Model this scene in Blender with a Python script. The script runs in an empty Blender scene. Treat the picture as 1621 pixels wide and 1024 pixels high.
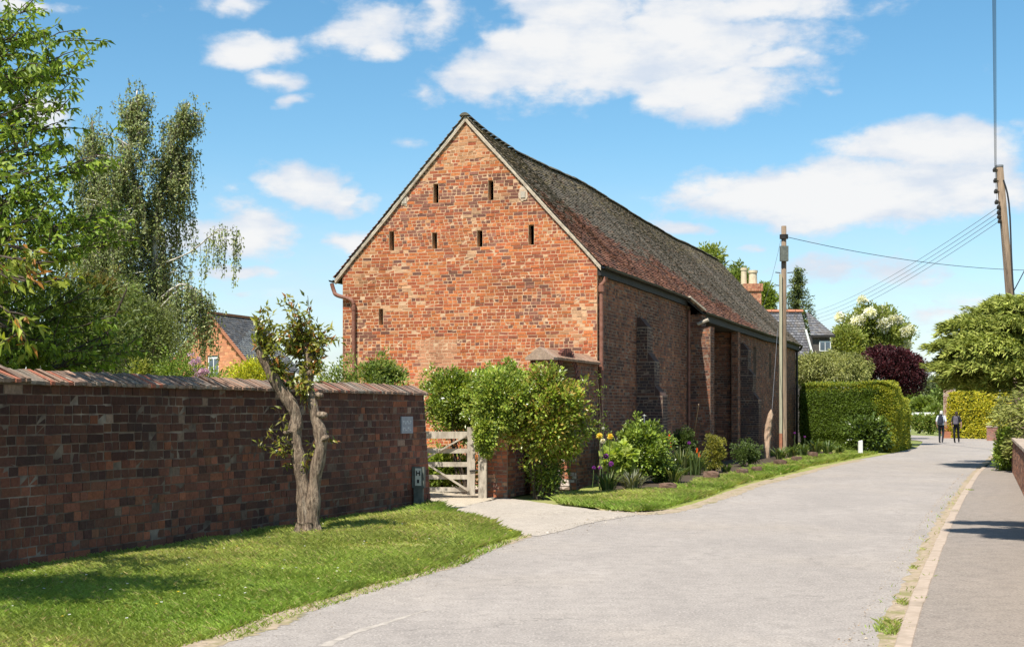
import bpy, bmesh, math
import numpy as np
from mathutils import Vector, Matrix

scene = bpy.context.scene
R = math.radians
rng = np.random.default_rng(7)

# ------------------------------------------------------------------ camera
F_PX, HOR, CAMH = 2200.0, 652.0, 1.65
cam_d = bpy.data.cameras.new("camera")
cam = bpy.data.objects.new("camera", cam_d)
scene.collection.objects.link(cam)
cam.location = (0, 0, CAMH)
cam.rotation_euler = (R(90), 0, 0)
cam_d.sensor_width = 36.0
cam_d.lens = 36.0 * F_PX / 1621.0
cam_d.shift_y = (HOR - 512.0) / 1621.0
cam_d.clip_start = 0.1
cam_d.clip_end = 6000
scene.camera = cam

# ------------------------------------------------------------------ light
SUN_EL = R(58)
SH = (-0.509, -0.861)                      # horizontal direction towards the sun
sun_vec = Vector((SH[0] * math.cos(SUN_EL), SH[1] * math.cos(SUN_EL), math.sin(SUN_EL)))
sl = bpy.data.lights.new("sun", 'SUN')
sl.energy = 5.0
sl.angle = R(0.53)
sl.color = (1.0, 0.95, 0.86)
so = bpy.data.objects.new("sun", sl)
scene.collection.objects.link(so)
so.rotation_euler = (-sun_vec).to_track_quat('-Z', 'Y').to_euler()
so.location = (-20, -30, 50)

vs = scene.view_settings
vs.view_transform = 'Standard'
vs.look = 'None'
vs.exposure = 0.70
vs.gamma = 1.0
vs.use_curve_mapping = False
scene.cycles.max_bounces = 6
scene.cycles.transparent_max_bounces = 4
scene.cycles.use_denoising = True

world = bpy.data.worlds.new("World")
scene.world = world
world.use_nodes = True
world.cycles.sampling_method = 'MANUAL'
world.cycles.sample_map_resolution = 256


class NT:
    """small helper for building node trees"""
    def __init__(s, tree):
        s.t = tree
        tree.nodes.clear()

    def n(s, typ, **kw):
        nd = s.t.nodes.new(typ)
        for k, v in kw.items():
            if k in nd.inputs:
                nd.inputs[k].default_value = v
            else:
                setattr(nd, k, v)
        return nd

    def l(s, a, b):
        s.t.links.new(a, b)

    def put(s, inp, v):
        if hasattr(v, 'is_linked') or hasattr(v, 'links'):
            s.l(v, inp)
        else:
            inp.default_value = v

    def math(s, op, a, b=0.0, c=None, clamp=False):
        nd = s.t.nodes.new('ShaderNodeMath')
        nd.operation = op
        nd.use_clamp = clamp
        s.put(nd.inputs[0], a)
        s.put(nd.inputs[1], b)
        if c is not None:
            s.put(nd.inputs[2], c)
        return nd.outputs[0]

    def vmath(s, op, a, b=(0, 0, 0)):
        nd = s.t.nodes.new('ShaderNodeVectorMath')
        nd.operation = op
        s.put(nd.inputs[0], a)
        s.put(nd.inputs[1], b)
        return nd.outputs['Value'] if op in ('LENGTH', 'DOT_PRODUCT') else nd.outputs[0]

    def mapr(s, v, a, b, c=0.0, d=1.0, smooth=False):
        nd = s.t.nodes.new('ShaderNodeMapRange')
        if smooth:
            nd.interpolation_type = 'SMOOTHSTEP'
        s.put(nd.inputs[0], v)
        for i, x in zip((1, 2, 3, 4), (a, b, c, d)):
            nd.inputs[i].default_value = x
        return nd.outputs[0]

    def noise(s, vec, scale, detail=4.0, rough=0.55, out='Fac'):
        nd = s.t.nodes.new('ShaderNodeTexNoise')
        if vec is not None:
            s.l(vec, nd.inputs['Vector'])
        nd.inputs['Scale'].default_value = scale
        nd.inputs['Detail'].default_value = detail
        nd.inputs['Roughness'].default_value = rough
        return nd.outputs[out]

    def mix(s, f, a, b, mode='MIX'):
        nd = s.t.nodes.new('ShaderNodeMix')
        nd.data_type = 'RGBA'
        nd.blend_type = mode
        s.put(nd.inputs[0], f)
        s.put(nd.inputs[6], a if not isinstance(a, tuple) else (*a[:3], 1))
        s.put(nd.inputs[7], b if not isinstance(b, tuple) else (*b[:3], 1))
        return nd.outputs[2]


# sky: Nishita plus fair-weather cumulus laid out by compass direction and height
w = NT(world.node_tree)
sky = w.n('ShaderNodeTexSky', sky_type='NISHITA')
sky.sun_disc = False
sky.sun_elevation = SUN_EL
sky.sun_rotation = math.atan2(SH[0], SH[1])
sky.altitude = 100
sky.air_density = 1.0
sky.dust_density = 0.35
sky.ozone_density = 2.6
hsv = w.n('ShaderNodeHueSaturation', Saturation=1.22, Value=1.0, Hue=0.487)
w.l(sky.outputs[0], hsv.inputs['Color'])
bg1 = w.n('ShaderNodeBackground', Strength=0.098)
w.l(hsv.outputs[0], bg1.inputs[0])
tc = w.n('ShaderNodeTexCoord')
sep = w.n('ShaderNodeSeparateXYZ')
w.l(tc.outputs['Generated'], sep.inputs[0])
az = w.math('ARCTAN2', sep.outputs[0], sep.outputs[1])
el = w.math('ARCSINE', sep.outputs[2])
comb = w.n('ShaderNodeCombineXYZ')
w.l(az, comb.inputs[0])
w.l(el, comb.inputs[1])
P0 = comb.outputs[0]
warpn = w.noise(w.vmath('MULTIPLY', P0, (9, 15, 1)), 1.0, 4.0, 0.6, 'Color')
warp = w.vmath('MULTIPLY', w.vmath('SUBTRACT', warpn, (0.5, 0.5, 0.5)), (0.10, 0.035, 0.0))
P1 = w.vmath('ADD', P0, warp)
CL = [(50, 2, 70, 18, .9), (405, 74, 92, 30, 1.15), (452, 128, 48, 18, .8), (470, 157, 32, 10, .65), (375, 2, 55, 16, .8),
      (570, 40, 95, 42, .95), (620, 75, 50, 26, .8), (700, 30, 48, 55, .75), (655, 142, 48, 26, .55),
      (960, 95, 240, 70, 1.2), (800, 118, 120, 30, 1.0), (1080, 55, 210, 60, 1.1), (1110, 140, 170, 45, 1.15),
      (900, 20, 190, 40, 1.0), (1180, 8, 220, 28, 1.0), (1230, 95, 70, 30, .75), (1292, 148, 24, 14, .6),
      (495, 292, 88, 36, 1.1), (560, 310, 60, 30, .8), (385, 365, 95, 55, 1.05), (375, 436, 60, 16, .95), (545, 382, 60, 24, .85), (340, 330, 50, 30, .7),
      (390, 470, 70, 12, .5), (1350, 305, 270, 56, 1.25), (1470, 235, 130, 50, 1.15), (1530, 310, 120, 60, .95), (1180, 318, 100, 20, .8),
      (1085, 358, 60, 18, .85), (1190, 388, 60, 13, .6), (65, 187, 55, 24, .9), (350, 300, 40, 20, .45),
      (1350, 430, 220, 40, .62), (1500, 500, 160, 30, .62), (1610, 200, 30, 20, .6), (660, 212, 40, 14, .35)]
acc_n = None
for (u, v, ru, rv, amp) in CL:
    a_ = math.atan((u - 810.5) / F_PX)
    e_ = math.atan((HOR - v) / F_PX * math.cos(a_))
    gr = w.n('ShaderNodeTexGradient', gradient_type='SPHERICAL')
    sx_, sy_ = F_PX / (ru * 1.45), F_PX / (rv * 1.45)
    gr.texture_mapping.vector_type = 'POINT'
    gr.texture_mapping.scale = (sx_, sy_, 0.0)
    gr.texture_mapping.translation = (-a_ * sx_, -e_ * sy_, 0.0)
    w.l(P1, gr.inputs[0])
    val = w.math('MULTIPLY', gr.outputs['Fac'], amp) if abs(amp - 1) > .01 else gr.outputs['Fac']
    acc_n = val if acc_n is None else w.math('MAXIMUM', acc_n, val)
# the rest of the sky carries the same kind of scattered cumulus
lowz = w.math('MAXIMUM', w.math('ADD', sep.outputs[2], 0.12), 0.05)
plan = w.n('ShaderNodeCombineXYZ')
w.l(w.math('DIVIDE', sep.outputs[0], lowz), plan.inputs[0])
w.l(w.math('DIVIDE', sep.outputs[1], lowz), plan.inputs[1])
wide = w.noise(plan.outputs[0], 1.3, 3.0, 0.5)
out_f = w.mapr(w.math('MAXIMUM', w.math('ABSOLUTE', az), w.math('MULTIPLY', el, 1.15)), 0.36, 0.46)
wide_v = w.math('MULTIPLY', w.mapr(wide, 0.5, 0.72), out_f)
acc_n = w.math('MAXIMUM', acc_n, wide_v)
fb = w.noise(w.vmath('MULTIPLY', P0, (17, 30, 1)), 1.0, 8.0, 0.62)
dens = w.math('ADD', acc_n, w.math('MULTIPLY', w.math('SUBTRACT', fb, 0.5), 1.5))
alpha = w.mapr(dens, 0.20, 0.66, 0.0, 0.97, True)
fb2 = w.noise(w.vmath('ADD', w.vmath('MULTIPLY', P0, (11, 34, 1)), (3.1, 0.25, 0)), 1.0, 6.0, 0.6)
tone = w.mapr(w.math('ADD', dens, w.math('MULTIPLY', w.math('SUBTRACT', fb2, 0.5), 2.2)), 0.25, 1.05, 0.0, 1.0, True)
ccol = w.mix(tone, (0.60, 0.66, 0.75), (0.80, 0.80, 0.80))
bg2 = w.n('ShaderNodeBackground', Strength=0.72)
w.l(ccol, bg2.inputs[0])
# thin milky veil low over the horizon
veil = w.math('MULTIPLY', w.mapr(el, 0.0, 0.20, 1.0, 0.0, True), w.mapr(fb2, 0.32, 0.62, 0.2, 0.62))
fac = w.math('MAXIMUM', alpha, veil)
mixb = w.n('ShaderNodeMixShader')
w.l(fac, mixb.inputs[0])
w.l(bg1.outputs[0], mixb.inputs[1])
w.l(bg2.outputs[0], mixb.inputs[2])
wo = w.n('ShaderNodeOutputWorld')
w.l(mixb.outputs[0], wo.inputs[0])

# ------------------------------------------------------------------ helpers
COL = scene.collection


def G(u, v, z=0.0):
    """photo pixel on the level ground -> world point"""
    Y = F_PX * (CAMH - z) / (v - HOR)
    return np.array(((u - 810.5) / F_PX * Y, Y, z))


def W(u, v, Y):
    return np.array(((u - 810.5) / F_PX * Y, Y, CAMH + (HOR - v) / F_PX * Y))


def thing(name, label, cat, loc=(0, 0, 0), rz=0.0, group=None):
    o = bpy.data.objects.new(name, None)
    o.empty_display_size = 0.2
    COL.objects.link(o)
    o.location = [float(c) for c in loc]
    o.rotation_euler = (0, 0, rz)
    tag(o, label, cat, group)
    return o


def tag(o, label=None, cat=None, group=None, kind=None):
    if label:
        o['label'] = label
    if cat:
        o['category'] = cat
    if group:
        o['group'] = group
    if kind:
        o['kind'] = kind
    return o


class Acc:
    """collects vertices and faces, builds one mesh object"""
    def __init__(s):
        s.V, s.F, s.C, s.n = [], [], [], 0

    def add(s, V, F, col=None):
        V = np.asarray(V, float).reshape(-1, 3)
        F = np.asarray(F, int)
        s.V.append(V)
        s.F.append(F + s.n)
        s.n += len(V)
        if col is None:
            col = np.zeros((len(V), 3))
        col = np.asarray(col, float)
        if col.ndim == 1:
            col = np.tile(col, (len(V), 1))
        s.C.append(col)
        return s

    def box(s, x0, x1, y0, y1, z0, z1, col=None):
        V = [(x0, y0, z0), (x1, y0, z0), (x1, y1, z0), (x0, y1, z0), (x0, y0, z1), (x1, y0, z1), (x1, y1, z1), (x0, y1, z1)]
        return s.add(V, BOXF, col)

    def bar(s, p, q, wx, wz, up=(0, 0, 1), col=None):
        p, q = np.array(p, float), np.array(q, float)
        t = (q - p) / np.linalg.norm(q - p)
        sd = np.cross(t, up)
        sd = sd / (np.linalg.norm(sd) + 1e-9)
        uu = np.cross(sd, t)
        V = []
        for c in (p, q):
            for a, b in ((-1, -1), (1, -1), (1, 1), (-1, 1)):
                V.append(c + sd * a * wx / 2 + uu * b * wz / 2)
        F = [(0, 3, 2, 1), (4, 5, 6, 7), (0, 1, 5, 4), (1, 2, 6, 5), (2, 3, 7, 6), (3, 0, 4, 7)]
        return s.add(V, F, col)

    def tube(s, pts, rad, n=7, col=None, cap=True, rough=0.0):
        pts = np.asarray(pts, float)
        m = len(pts)
        rad = np.broadcast_to(np.asarray(rad, float), (m,))
        t = np.gradient(pts, axis=0)
        t /= np.linalg.norm(t, axis=1)[:, None] + 1e-9
        ref = np.array((0.31, 0.93, 0.2)) if abs(t[0][2]) > 0.7 else np.array((0, 0, 1.0))
        a = np.cross(t, ref)
        a /= np.linalg.norm(a, axis=1)[:, None] + 1e-9
        b = np.cross(t, a)
        th = np.linspace(0, 2 * np.pi, n, endpoint=False)
        rr = rad[:, None] * (1 + (rng.uniform(-rough, rough, (m, n)) if rough else 0.0))
        V = pts[:, None, :] + rr[:, :, None] * (np.cos(th)[None, :, None] * a[:, None, :] + np.sin(th)[None, :, None] * b[:, None, :])
        i = np.arange(m - 1)[:, None] * n
        j = np.arange(n)[None, :]
        k = (j + 1) % n
        F = np.stack([i + j, i + k, i + n + k, i + n + j], -1).reshape(-1, 4)
        off = s.n
        s.add(V.reshape(-1, 3), F, col)
        if cap:
            for base in (0, (m - 1) * n):
                s.F.append(np.array([[off + base + q for q in range(n)]]))
        return s

    def build(s, name, mat, parent=None, smooth=False, kind=None):
        me = bpy.data.meshes.new(name)
        if s.n == 0:
            s.add([(0, 0, 0), (.001, 0, 0), (0, .001, 0)], [(0, 1, 2)])
        V = np.concatenate(s.V)
        me.vertices.add(len(V))
        me.vertices.foreach_set('co', V.astype(np.float32).ravel())
        loops = np.concatenate([f.ravel() for f in s.F]).astype(np.int32)
        tot = np.concatenate([np.full(len(f), f.shape[1], np.int32) for f in s.F])
        start = np.concatenate([[0], np.cumsum(tot)[:-1]]).astype(np.int32)
        me.loops.add(len(loops))
        me.loops.foreach_set('vertex_index', loops)
        me.polygons.add(len(tot))
        me.polygons.foreach_set('loop_start', start)
        me.polygons.foreach_set('loop_total', tot)
        me.polygons.foreach_set('use_smooth', np.full(len(tot), bool(smooth)))
        C = np.concatenate(s.C)
        if C.any():
            at = me.attributes.new('Col', 'FLOAT_COLOR', 'POINT')
            at.data.foreach_set('color', np.concatenate([C, np.ones((len(C), 1))], 1).astype(np.float32).ravel())
        me.update(calc_edges=True)
        me.validate()
        if mat:
            me.materials.append(mat)
        o = bpy.data.objects.new(name, me)
        o.color = (0, 0, 0, 1)
        COL.objects.link(o)
        if parent:
            o.parent = parent
        if kind:
            o['kind'] = kind
        return o


BOXF = np.array([(0, 3, 2, 1), (4, 5, 6, 7), (0, 1, 5, 4), (1, 2, 6, 5), (2, 3, 7, 6), (3, 0, 4, 7)])


def norm(a):
    return a / (np.linalg.norm(a, axis=-1, keepdims=True) + 1e-9)


def runit(n):
    return norm(rng.normal(size=(n, 3)))


def lerp_path(pts, n):
    pts = np.asarray(pts, float)
    t = np.linspace(0, len(pts) - 1, n)
    i = np.clip(t.astype(int), 0, len(pts) - 2)
    f = (t - i)[:, None]
    # catmull-rom
    p0 = pts[np.clip(i - 1, 0, len(pts) - 1)]
    p1, p2 = pts[i], pts[i + 1]
    p3 = pts[np.clip(i + 2, 0, len(pts) - 1)]
    return 0.5 * ((2 * p1) + (-p0 + p2) * f + (2 * p0 - 5 * p1 + 4 * p2 - p3) * f ** 2 + (-p0 + 3 * p1 - 3 * p2 + p3) * f ** 3)


def inpoly(px, py, poly):
    poly = np.asarray(poly)
    ins = np.zeros(len(px), bool)
    x1, y1 = poly[-1]
    for x2, y2 in poly:
        c = ((y1 > py) != (y2 > py)) & (px < (x2 - x1) * (py - y1) / (y2 - y1 + 1e-12) + x1)
        ins ^= c
        x1, y1 = x2, y2
    return ins


def vnoise(x, y, s, seed=0):
    """cheap smooth value noise in numpy, 0..1"""
    x, y = np.asarray(x, float) * s, np.asarray(y, float) * s
    xi, yi = np.floor(x).astype(int), np.floor(y).astype(int)
    fx, fy = x - xi, y - yi
    fx, fy = fx * fx * (3 - 2 * fx), fy * fy * (3 - 2 * fy)

    def h(a, b):
        k = (a * 374761393 + b * 668265263 + seed * 982451653) & 0x7fffffff
        k = ((k ^ (k >> 13)) * 1274126177) & 0x7fffffff
        return (k & 0xffff) / 65535.0
    return (h(xi, yi) * (1 - fx) + h(xi + 1, yi) * fx) * (1 - fy) + (h(xi, yi + 1) * (1 - fx) + h(xi + 1, yi + 1) * fx) * fy


# ------------------------------------------------------------------ materials
def base_mat(name):
    m = bpy.data.materials.new(name)
    m.use_nodes = True
    t = NT(m.node_tree)
    out = t.n('ShaderNodeOutputMaterial')
    bs = t.n('ShaderNodeBsdfPrincipled')
    t.l(bs.outputs[0], out.inputs[0])
    return m, t, bs, out


def noise_mat(name, c1, c2, scale=6.0, rough=0.9, bump=0.3, detail=5.0, c3=None, s3=0.8, lo3=.5, hi3=.7, dist=0.01, spec=0.25, bscale=None, lo=.35, hi=.65, metal=0.0, stretch=None):
    m, t, bs, out = base_mat(name)
    tc = t.n('ShaderNodeNewGeometry').outputs['Position']
    if stretch:
        tc = t.vmath('MULTIPLY', tc, stretch)
    f = t.mapr(t.noise(tc, scale, detail, 0.6), lo, hi)
    c = t.mix(f, c1, c2)
    if c3:
        g = t.mapr(t.noise(tc, s3, 4, 0.6), lo3, hi3)
        c = t.mix(g, c, c3)
    t.l(c, bs.inputs['Base Color'])
    bs.inputs['Roughness'].default_value = rough
    bs.inputs['Specular IOR Level'].default_value = spec
    bs.inputs['Metallic'].default_value = metal
    if bump:
        b = t.n('ShaderNodeBump', Strength=bump, Distance=dist)
        t.l(t.noise(tc, bscale or scale * 3, 6, 0.65), b.inputs['Height'])
        t.l(b.outputs[0], bs.inputs['Normal'])
    return m


def brick_mat(name, stain=(0.03, 0.025, 0.02), stain_amt=0.5, lichen=None, stain_scale=1.2):
    """brick colour comes from the piece itself; grain, soot and lichen from noise"""
    m, t, bs, out = base_mat(name)
    a = t.n('ShaderNodeAttribute', attribute_name='Col')
    oi = t.n('ShaderNodeObjectInfo')
    geo = t.n('ShaderNodeNewGeometry').outputs['Position']
    c = t.vmath('ADD', a.outputs['Color'], oi.outputs['Color'])
    g = t.mapr(t.noise(geo, 26.0, 5, 0.7), 0.25, 0.75, 0.62, 1.25)
    gm = t.n('ShaderNodeVectorMath', operation='SCALE')
    t.l(c, gm.inputs[0])
    t.l(g, gm.inputs['Scale'])
    c = gm.outputs[0]
    s = t.math('MULTIPLY', t.mapr(t.noise(geo, stain_scale, 5, 0.65), 0.48, 0.72), stain_amt)
    c = t.mix(s, c, stain)
    if lichen:
        q = t.mapr(t.noise(geo, 7.0, 6, 0.7), 0.60, 0.70, 0.0, 0.75)
        c = t.mix(q, c, lichen)
    t.l(c, bs.inputs['Base Color'])
    bs.inputs['Roughness'].default_value = 0.92
    bs.inputs['Specular IOR Level'].default_value = 0.2
    b = t.n('ShaderNodeBump', Strength=0.45, Distance=0.012)
    t.l(t.noise(geo, 45.0, 5, 0.7), b.inputs['Height'])
    t.l(b.outputs[0], bs.inputs['Normal'])
    return m


def leaf_mat(name, trans=0.36, rough=0.5, spec=0.35, warm=(1.25, 1.2, 0.5)):
    m, t, bs, out = base_mat(name)
    a = t.n('ShaderNodeAttribute', attribute_name='Col')
    t.l(a.outputs['Color'], bs.inputs['Base Color'])
    bs.inputs['Roughness'].default_value = rough
    bs.inputs['Specular IOR Level'].default_value = spec
    tr = t.n('ShaderNodeBsdfTranslucent')
    t.l(t.mix(1.0, a.outputs['Color'], warm, 'MULTIPLY'), tr.inputs['Color'])
    mx = t.n('ShaderNodeMixShader', Fac=trans)
    t.l(bs.outputs[0], mx.inputs[1])
    t.l(tr.outputs[0], mx.inputs[2])
    t.l(mx.outputs[0], out.inputs[0])
    return m


M = {}
M['brick_gable'] = brick_mat('weathered_orange_brick', (0.10, 0.055, 0.045), 0.30)
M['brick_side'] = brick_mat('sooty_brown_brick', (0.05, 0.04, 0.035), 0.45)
M['brick_wall'] = brick_mat('dark_garden_wall_brick', (0.045, 0.03, 0.026), 0.75, None, .9)
M['brick_new'] = brick_mat('plain_red_brick', (0.12, 0.06, 0.04), 0.25)
M['tile'] = brick_mat('clay_roof_tile', (0.10, 0.085, 0.068), 0.3, None, 0.9)
M['slate'] = brick_mat('grey_slate', (0.05, 0.05, 0.05), 0.4)
M['coping'] = brick_mat('lichened_coping_tile', (0.10, 0.085, 0.07), 0.35, (0.50, 0.46, 0.36), 2.0)
M['stone'] = brick_mat('rough_stone', (0.06, 0.05, 0.045), 0.4, (0.25, 0.22, 0.17), 3.0)
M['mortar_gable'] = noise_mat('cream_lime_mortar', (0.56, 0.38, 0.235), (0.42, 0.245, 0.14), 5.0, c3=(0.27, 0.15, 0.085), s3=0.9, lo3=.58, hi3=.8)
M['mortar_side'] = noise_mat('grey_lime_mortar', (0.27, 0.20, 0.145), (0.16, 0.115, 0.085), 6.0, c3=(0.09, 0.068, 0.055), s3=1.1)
M['mortar_wall'] = noise_mat('dirty_mortar', (0.20, 0.145, 0.105), (0.085, 0.06, 0.046), 5.0, c3=(0.40, 0.32, 0.25), s3=1.5, lo3=.56, hi3=.75)
M['verge'] = noise_mat('weathered_verge_mortar', (0.56, 0.47, 0.36), (0.36, 0.29, 0.22), 9.0)
M['render_patch'] = noise_mat('pale_lime_patch', (0.55, 0.44, 0.33), (0.40, 0.28, 0.19), 12.0)
M['dark'] = noise_mat('dark_board', (0.018, 0.017, 0.016), (0.035, 0.03, 0.028), 8.0, rough=0.7)
M['rust'] = noise_mat('rust_brown_iron', (0.16, 0.065, 0.04), (0.25, 0.12, 0.085), 9.0, rough=0.6, bump=0.2)
M['black_iron'] = noise_mat('black_iron', (0.02, 0.018, 0.017), (0.04, 0.035, 0.03), 10.0, rough=0.55, bump=0.1)
M['inside'] = noise_mat('dark_interior', (0.02, 0.017, 0.015), (0.03, 0.025, 0.02), 3.0)
M['oak'] = noise_mat('weathered_grey_oak', (0.47, 0.41, 0.33), (0.30, 0.255, 0.20), 4.0, c3=(0.10, 0.085, 0.065), s3=2.5, lo3=.55, hi3=.75, stretch=(3, 3, 1))
M['pole'] = noise_mat('grey_pole_wood', (0.25, 0.18, 0.12), (0.14, 0.10, 0.068), 5.0, stretch=(8, 8, .5), bump=0.5)
M['pole_strip'] = noise_mat('pale_cable_cover', (0.42, 0.40, 0.28), (0.34, 0.31, 0.22), 4.0, stretch=(4, 4, .5))
M['driftwood'] = noise_mat('bare_split_wood', (0.52, 0.38, 0.27), (0.34, 0.22, 0.14), 5.0, stretch=(8, 8, .7), bump=0.5)
M['bark'] = noise_mat('furrowed_bark', (0.36, 0.27, 0.19), (0.13, 0.092, 0.064), 9.0, c3=(0.42, 0.35, 0.27), s3=3.0, lo3=.58, hi3=.78, stretch=(4, 4, .7), bump=1.0, dist=0.05, bscale=10, lo=.4, hi=.6)
M['bark_cut'] = noise_mat('sawn_wood_end', (0.45, 0.36, 0.27), (0.30, 0.22, 0.155), 9.0)
M['bark_dark'] = noise_mat('dark_bark', (0.10, 0.075, 0.055), (0.05, 0.038, 0.03), 8.0, bump=.8, dist=.02)
M['birch'] = noise_mat('white_birch_bark', (0.62, 0.58, 0.52), (0.35, 0.31, 0.27), 4.0, c3=(0.06, 0.05, 0.045), s3=5.0, lo3=.58, hi3=.66, stretch=(1, 1, 2))
M['wire'] = noise_mat('black_cable', (0.02, 0.022, 0.028), (0.03, 0.032, 0.038), 4.0, rough=0.6, bump=0)
M['wire_grey'] = noise_mat('grey_cable', (0.16, 0.17, 0.19), (0.20, 0.21, 0.23), 4.0, rough=0.6, bump=0)
M['kerb'] = noise_mat('worn_concrete_kerb', (0.42, 0.335, 0.265), (0.33, 0.26, 0.20), 9.0, c3=(0.20, 0.165, 0.12), s3=1.6, lo3=.55, hi3=.8)
M['white_paint'] = noise_mat('white_painted', (0.80, 0.79, 0.76), (0.70, 0.69, 0.66), 6.0, rough=0.6, bump=0.1)
M['sign'] = noise_mat('grey_slate_sign', (0.30, 0.31, 0.33), (0.24, 0.25, 0.27), 14.0, rough=0.7)
M['sign_mark'] = noise_mat('pale_engraving', (0.55, 0.56, 0.57), (0.45, 0.46, 0.47), 20.0, rough=0.8, bump=0)
M['post_grey'] = noise_mat('grey_green_concrete', (0.15, 0.16, 0.135), (0.09, 0.10, 0.085), 10.0)
M['plate'] = noise_mat('pale_marker_plate', (0.62, 0.62, 0.52), (0.52, 0.52, 0.44), 10.0, rough=0.5, bump=0)
M['terracotta'] = noise_mat('terracotta', (0.42, 0.17, 0.09), (0.30, 0.13, 0.08), 8.0)
M['buff_pot'] = noise_mat('buff_clay_pot', (0.62, 0.53, 0.38), (0.50, 0.40, 0.28), 6.0)
M['render_grey'] = noise_mat('grey_boarding', (0.10, 0.085, 0.075), (0.06, 0.052, 0.048), 6.0)
M['glass'] = noise_mat('window_glass', (0.05, 0.07, 0.09), (0.09, 0.12, 0.15), 2.0, rough=0.08, bump=0, spec=0.8)
M['leaf'] = leaf_mat('green_leaf')
M['leaf_gloss'] = leaf_mat('glossy_leaf', 0.28, 0.32, 0.5)
M['needle'] = leaf_mat('needle_spray', 0.15, 0.7, 0.2)
M['purple_leaf'] = leaf_mat('copper_leaf', 0.2, 0.5, 0.3, (1.3, .7, .7))
M['petal'] = leaf_mat('petal', 0.3, 0.6, 0.2, (1.1, 1.0, 0.9))
M['grass'] = leaf_mat('grass_blade', 0.35, 0.5, 0.3)

# asphalt, pavement, soil and gravel
def asphalt(name, a, b, patch, speck, warm):
    m, t, bs, out = base_mat(name)
    p = t.n('ShaderNodeNewGeometry').outputs['Position']
    c = t.mix(t.mapr(t.noise(p, 0.55, 6, 0.6), .35, .65), a, b)
    c = t.mix(t.mapr(t.noise(t.vmath('MULTIPLY', p, (.9, .25, 1)), 1.1, 5, 0.65), .5, .75, 0, .6), c, patch)
    c = t.mix(t.mapr(t.noise(p, 0.28, 3, 0.5), .5, .7, 0, .65), c, warm)
    c = t.mix(t.mapr(t.noise(p, 5.0, 6, 0.7), .42, .66, 0, .6), c, tuple(x * .68 for x in a))
    c = t.mix(t.mapr(t.noise(p, 17.0, 4, 0.7), .50, .72, 0, .55), c, tuple(min(1, x * 1.4) for x in a))
    q = t.vmath('ADD', t.vmath('MULTIPLY', t.vmath('ADD', p, t.vmath('MULTIPLY', t.noise(p, .4, 3, .5, 'Color'), (1.5, 1.5, 0))), (.945, -.326, 0)), (0, 0, 0))
    dl = t.n('ShaderNodeVectorMath', operation='DOT_PRODUCT')
    t.l(q, dl.inputs[0])
    dl.inputs[1].default_value = (1, 1, 0)
    cv = t.n('ShaderNodeCombineXYZ')
    t.l(dl.outputs['Value'], cv.inputs[0])
    c = t.mix(t.mapr(t.noise(cv.outputs[0], 1.6, 3, .6), .42, .66, 0, .5), c, tuple(x * .78 for x in b))
    sp = t.noise(p, 48.0, 3, 0.6)
    c = t.mix(t.mapr(sp, .56, .68, 0, .85), c, speck)
    c = t.mix(t.mapr(sp, .44, .32, 0, .8), c, tuple(x * .45 for x in a))
    v = t.n('ShaderNodeTexVoronoi', Scale=22.0)
    t.l(p, v.inputs['Vector'])
    c = t.mix(t.mapr(v.outputs['Distance'], .05, .11, .35, 0), c, tuple(x * .5 for x in a))
    # fine cracks
    vc = t.n('ShaderNodeTexVoronoi', Scale=0.55, feature='DISTANCE_TO_EDGE')
    wv = t.vmath('ADD', p, t.vmath('MULTIPLY', t.noise(p, 2.5, 4, .6, 'Color'), (.7, .7, .7)))
    t.l(wv, vc.inputs['Vector'])
    c = t.mix(t.math('MULTIPLY', t.mapr(vc.outputs['Distance'], .002, .008, .5, 0), t.mapr(t.noise(p, .35, 2, .5), .5, .6)), c, tuple(x * .45 for x in a))
    t.l(c, bs.inputs['Base Color'])
    bs.inputs['Roughness'].default_value = 0.88
    bs.inputs['Specular IOR Level'].default_value = 0.25
    b_ = t.n('ShaderNodeBump', Strength=0.5, Distance=0.008)
    t.l(t.noise(p, 80.0, 4, 0.7), b_.inputs['Height'])
    t.l(b_.outputs[0], bs.inputs['Normal'])
    return m


M['road'] = asphalt('worn_asphalt', (0.285, 0.252, 0.226), (0.355, 0.314, 0.280), (0.195, 0.174, 0.158), (0.48, 0.43, 0.38), (0.34, 0.288, 0.235))
M['pavement'] = asphalt('pavement_asphalt', (0.24, 0.203, 0.172), (0.275, 0.23, 0.193), (0.195, 0.17, 0.148), (0.36, 0.32, 0.27), (0.27, 0.225, 0.18))
M['drive'] = asphalt('pale_concrete', (0.37, 0.32, 0.265), (0.42, 0.36, 0.30), (0.30, 0.26, 0.215), (0.55, 0.49, 0.42), (0.39, 0.33, 0.255))
M['gravel'] = asphalt('pale_gravel', (0.42, 0.35, 0.26), (0.50, 0.42, 0.32), (0.34, 0.28, 0.20), (0.66, 0.60, 0.50), (0.44, 0.37, 0.27))
M['dirt'] = noise_mat('dry_earth', (0.40, 0.315, 0.225), (0.26, 0.20, 0.14), 16.0, c3=(0.21, 0.19, 0.08), s3=3.2, lo3=.5, hi3=.65)
M['field'] = noise_mat('meadow', (0.15, 0.18, 0.045), (0.20, 0.22, 0.06), 1.5, c3=(0.25, 0.24, 0.09), s3=.3)
M['turf'] = noise_mat('turf_soil', (0.19, 0.215, 0.045), (0.26, 0.27, 0.065), 4.0, c3=(0.35, 0.28, 0.14), s3=1.2, lo3=.55, hi3=.72)
M['soil'] = noise_mat('bed_soil', (0.05, 0.035, 0.022), (0.08, 0.06, 0.04), 9.0)

# ------------------------------------------------------------------ the ground
def structure(name, acc, mat, smooth=False):
    return tag(acc.build(name, mat, smooth=smooth), kind='structure')


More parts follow.
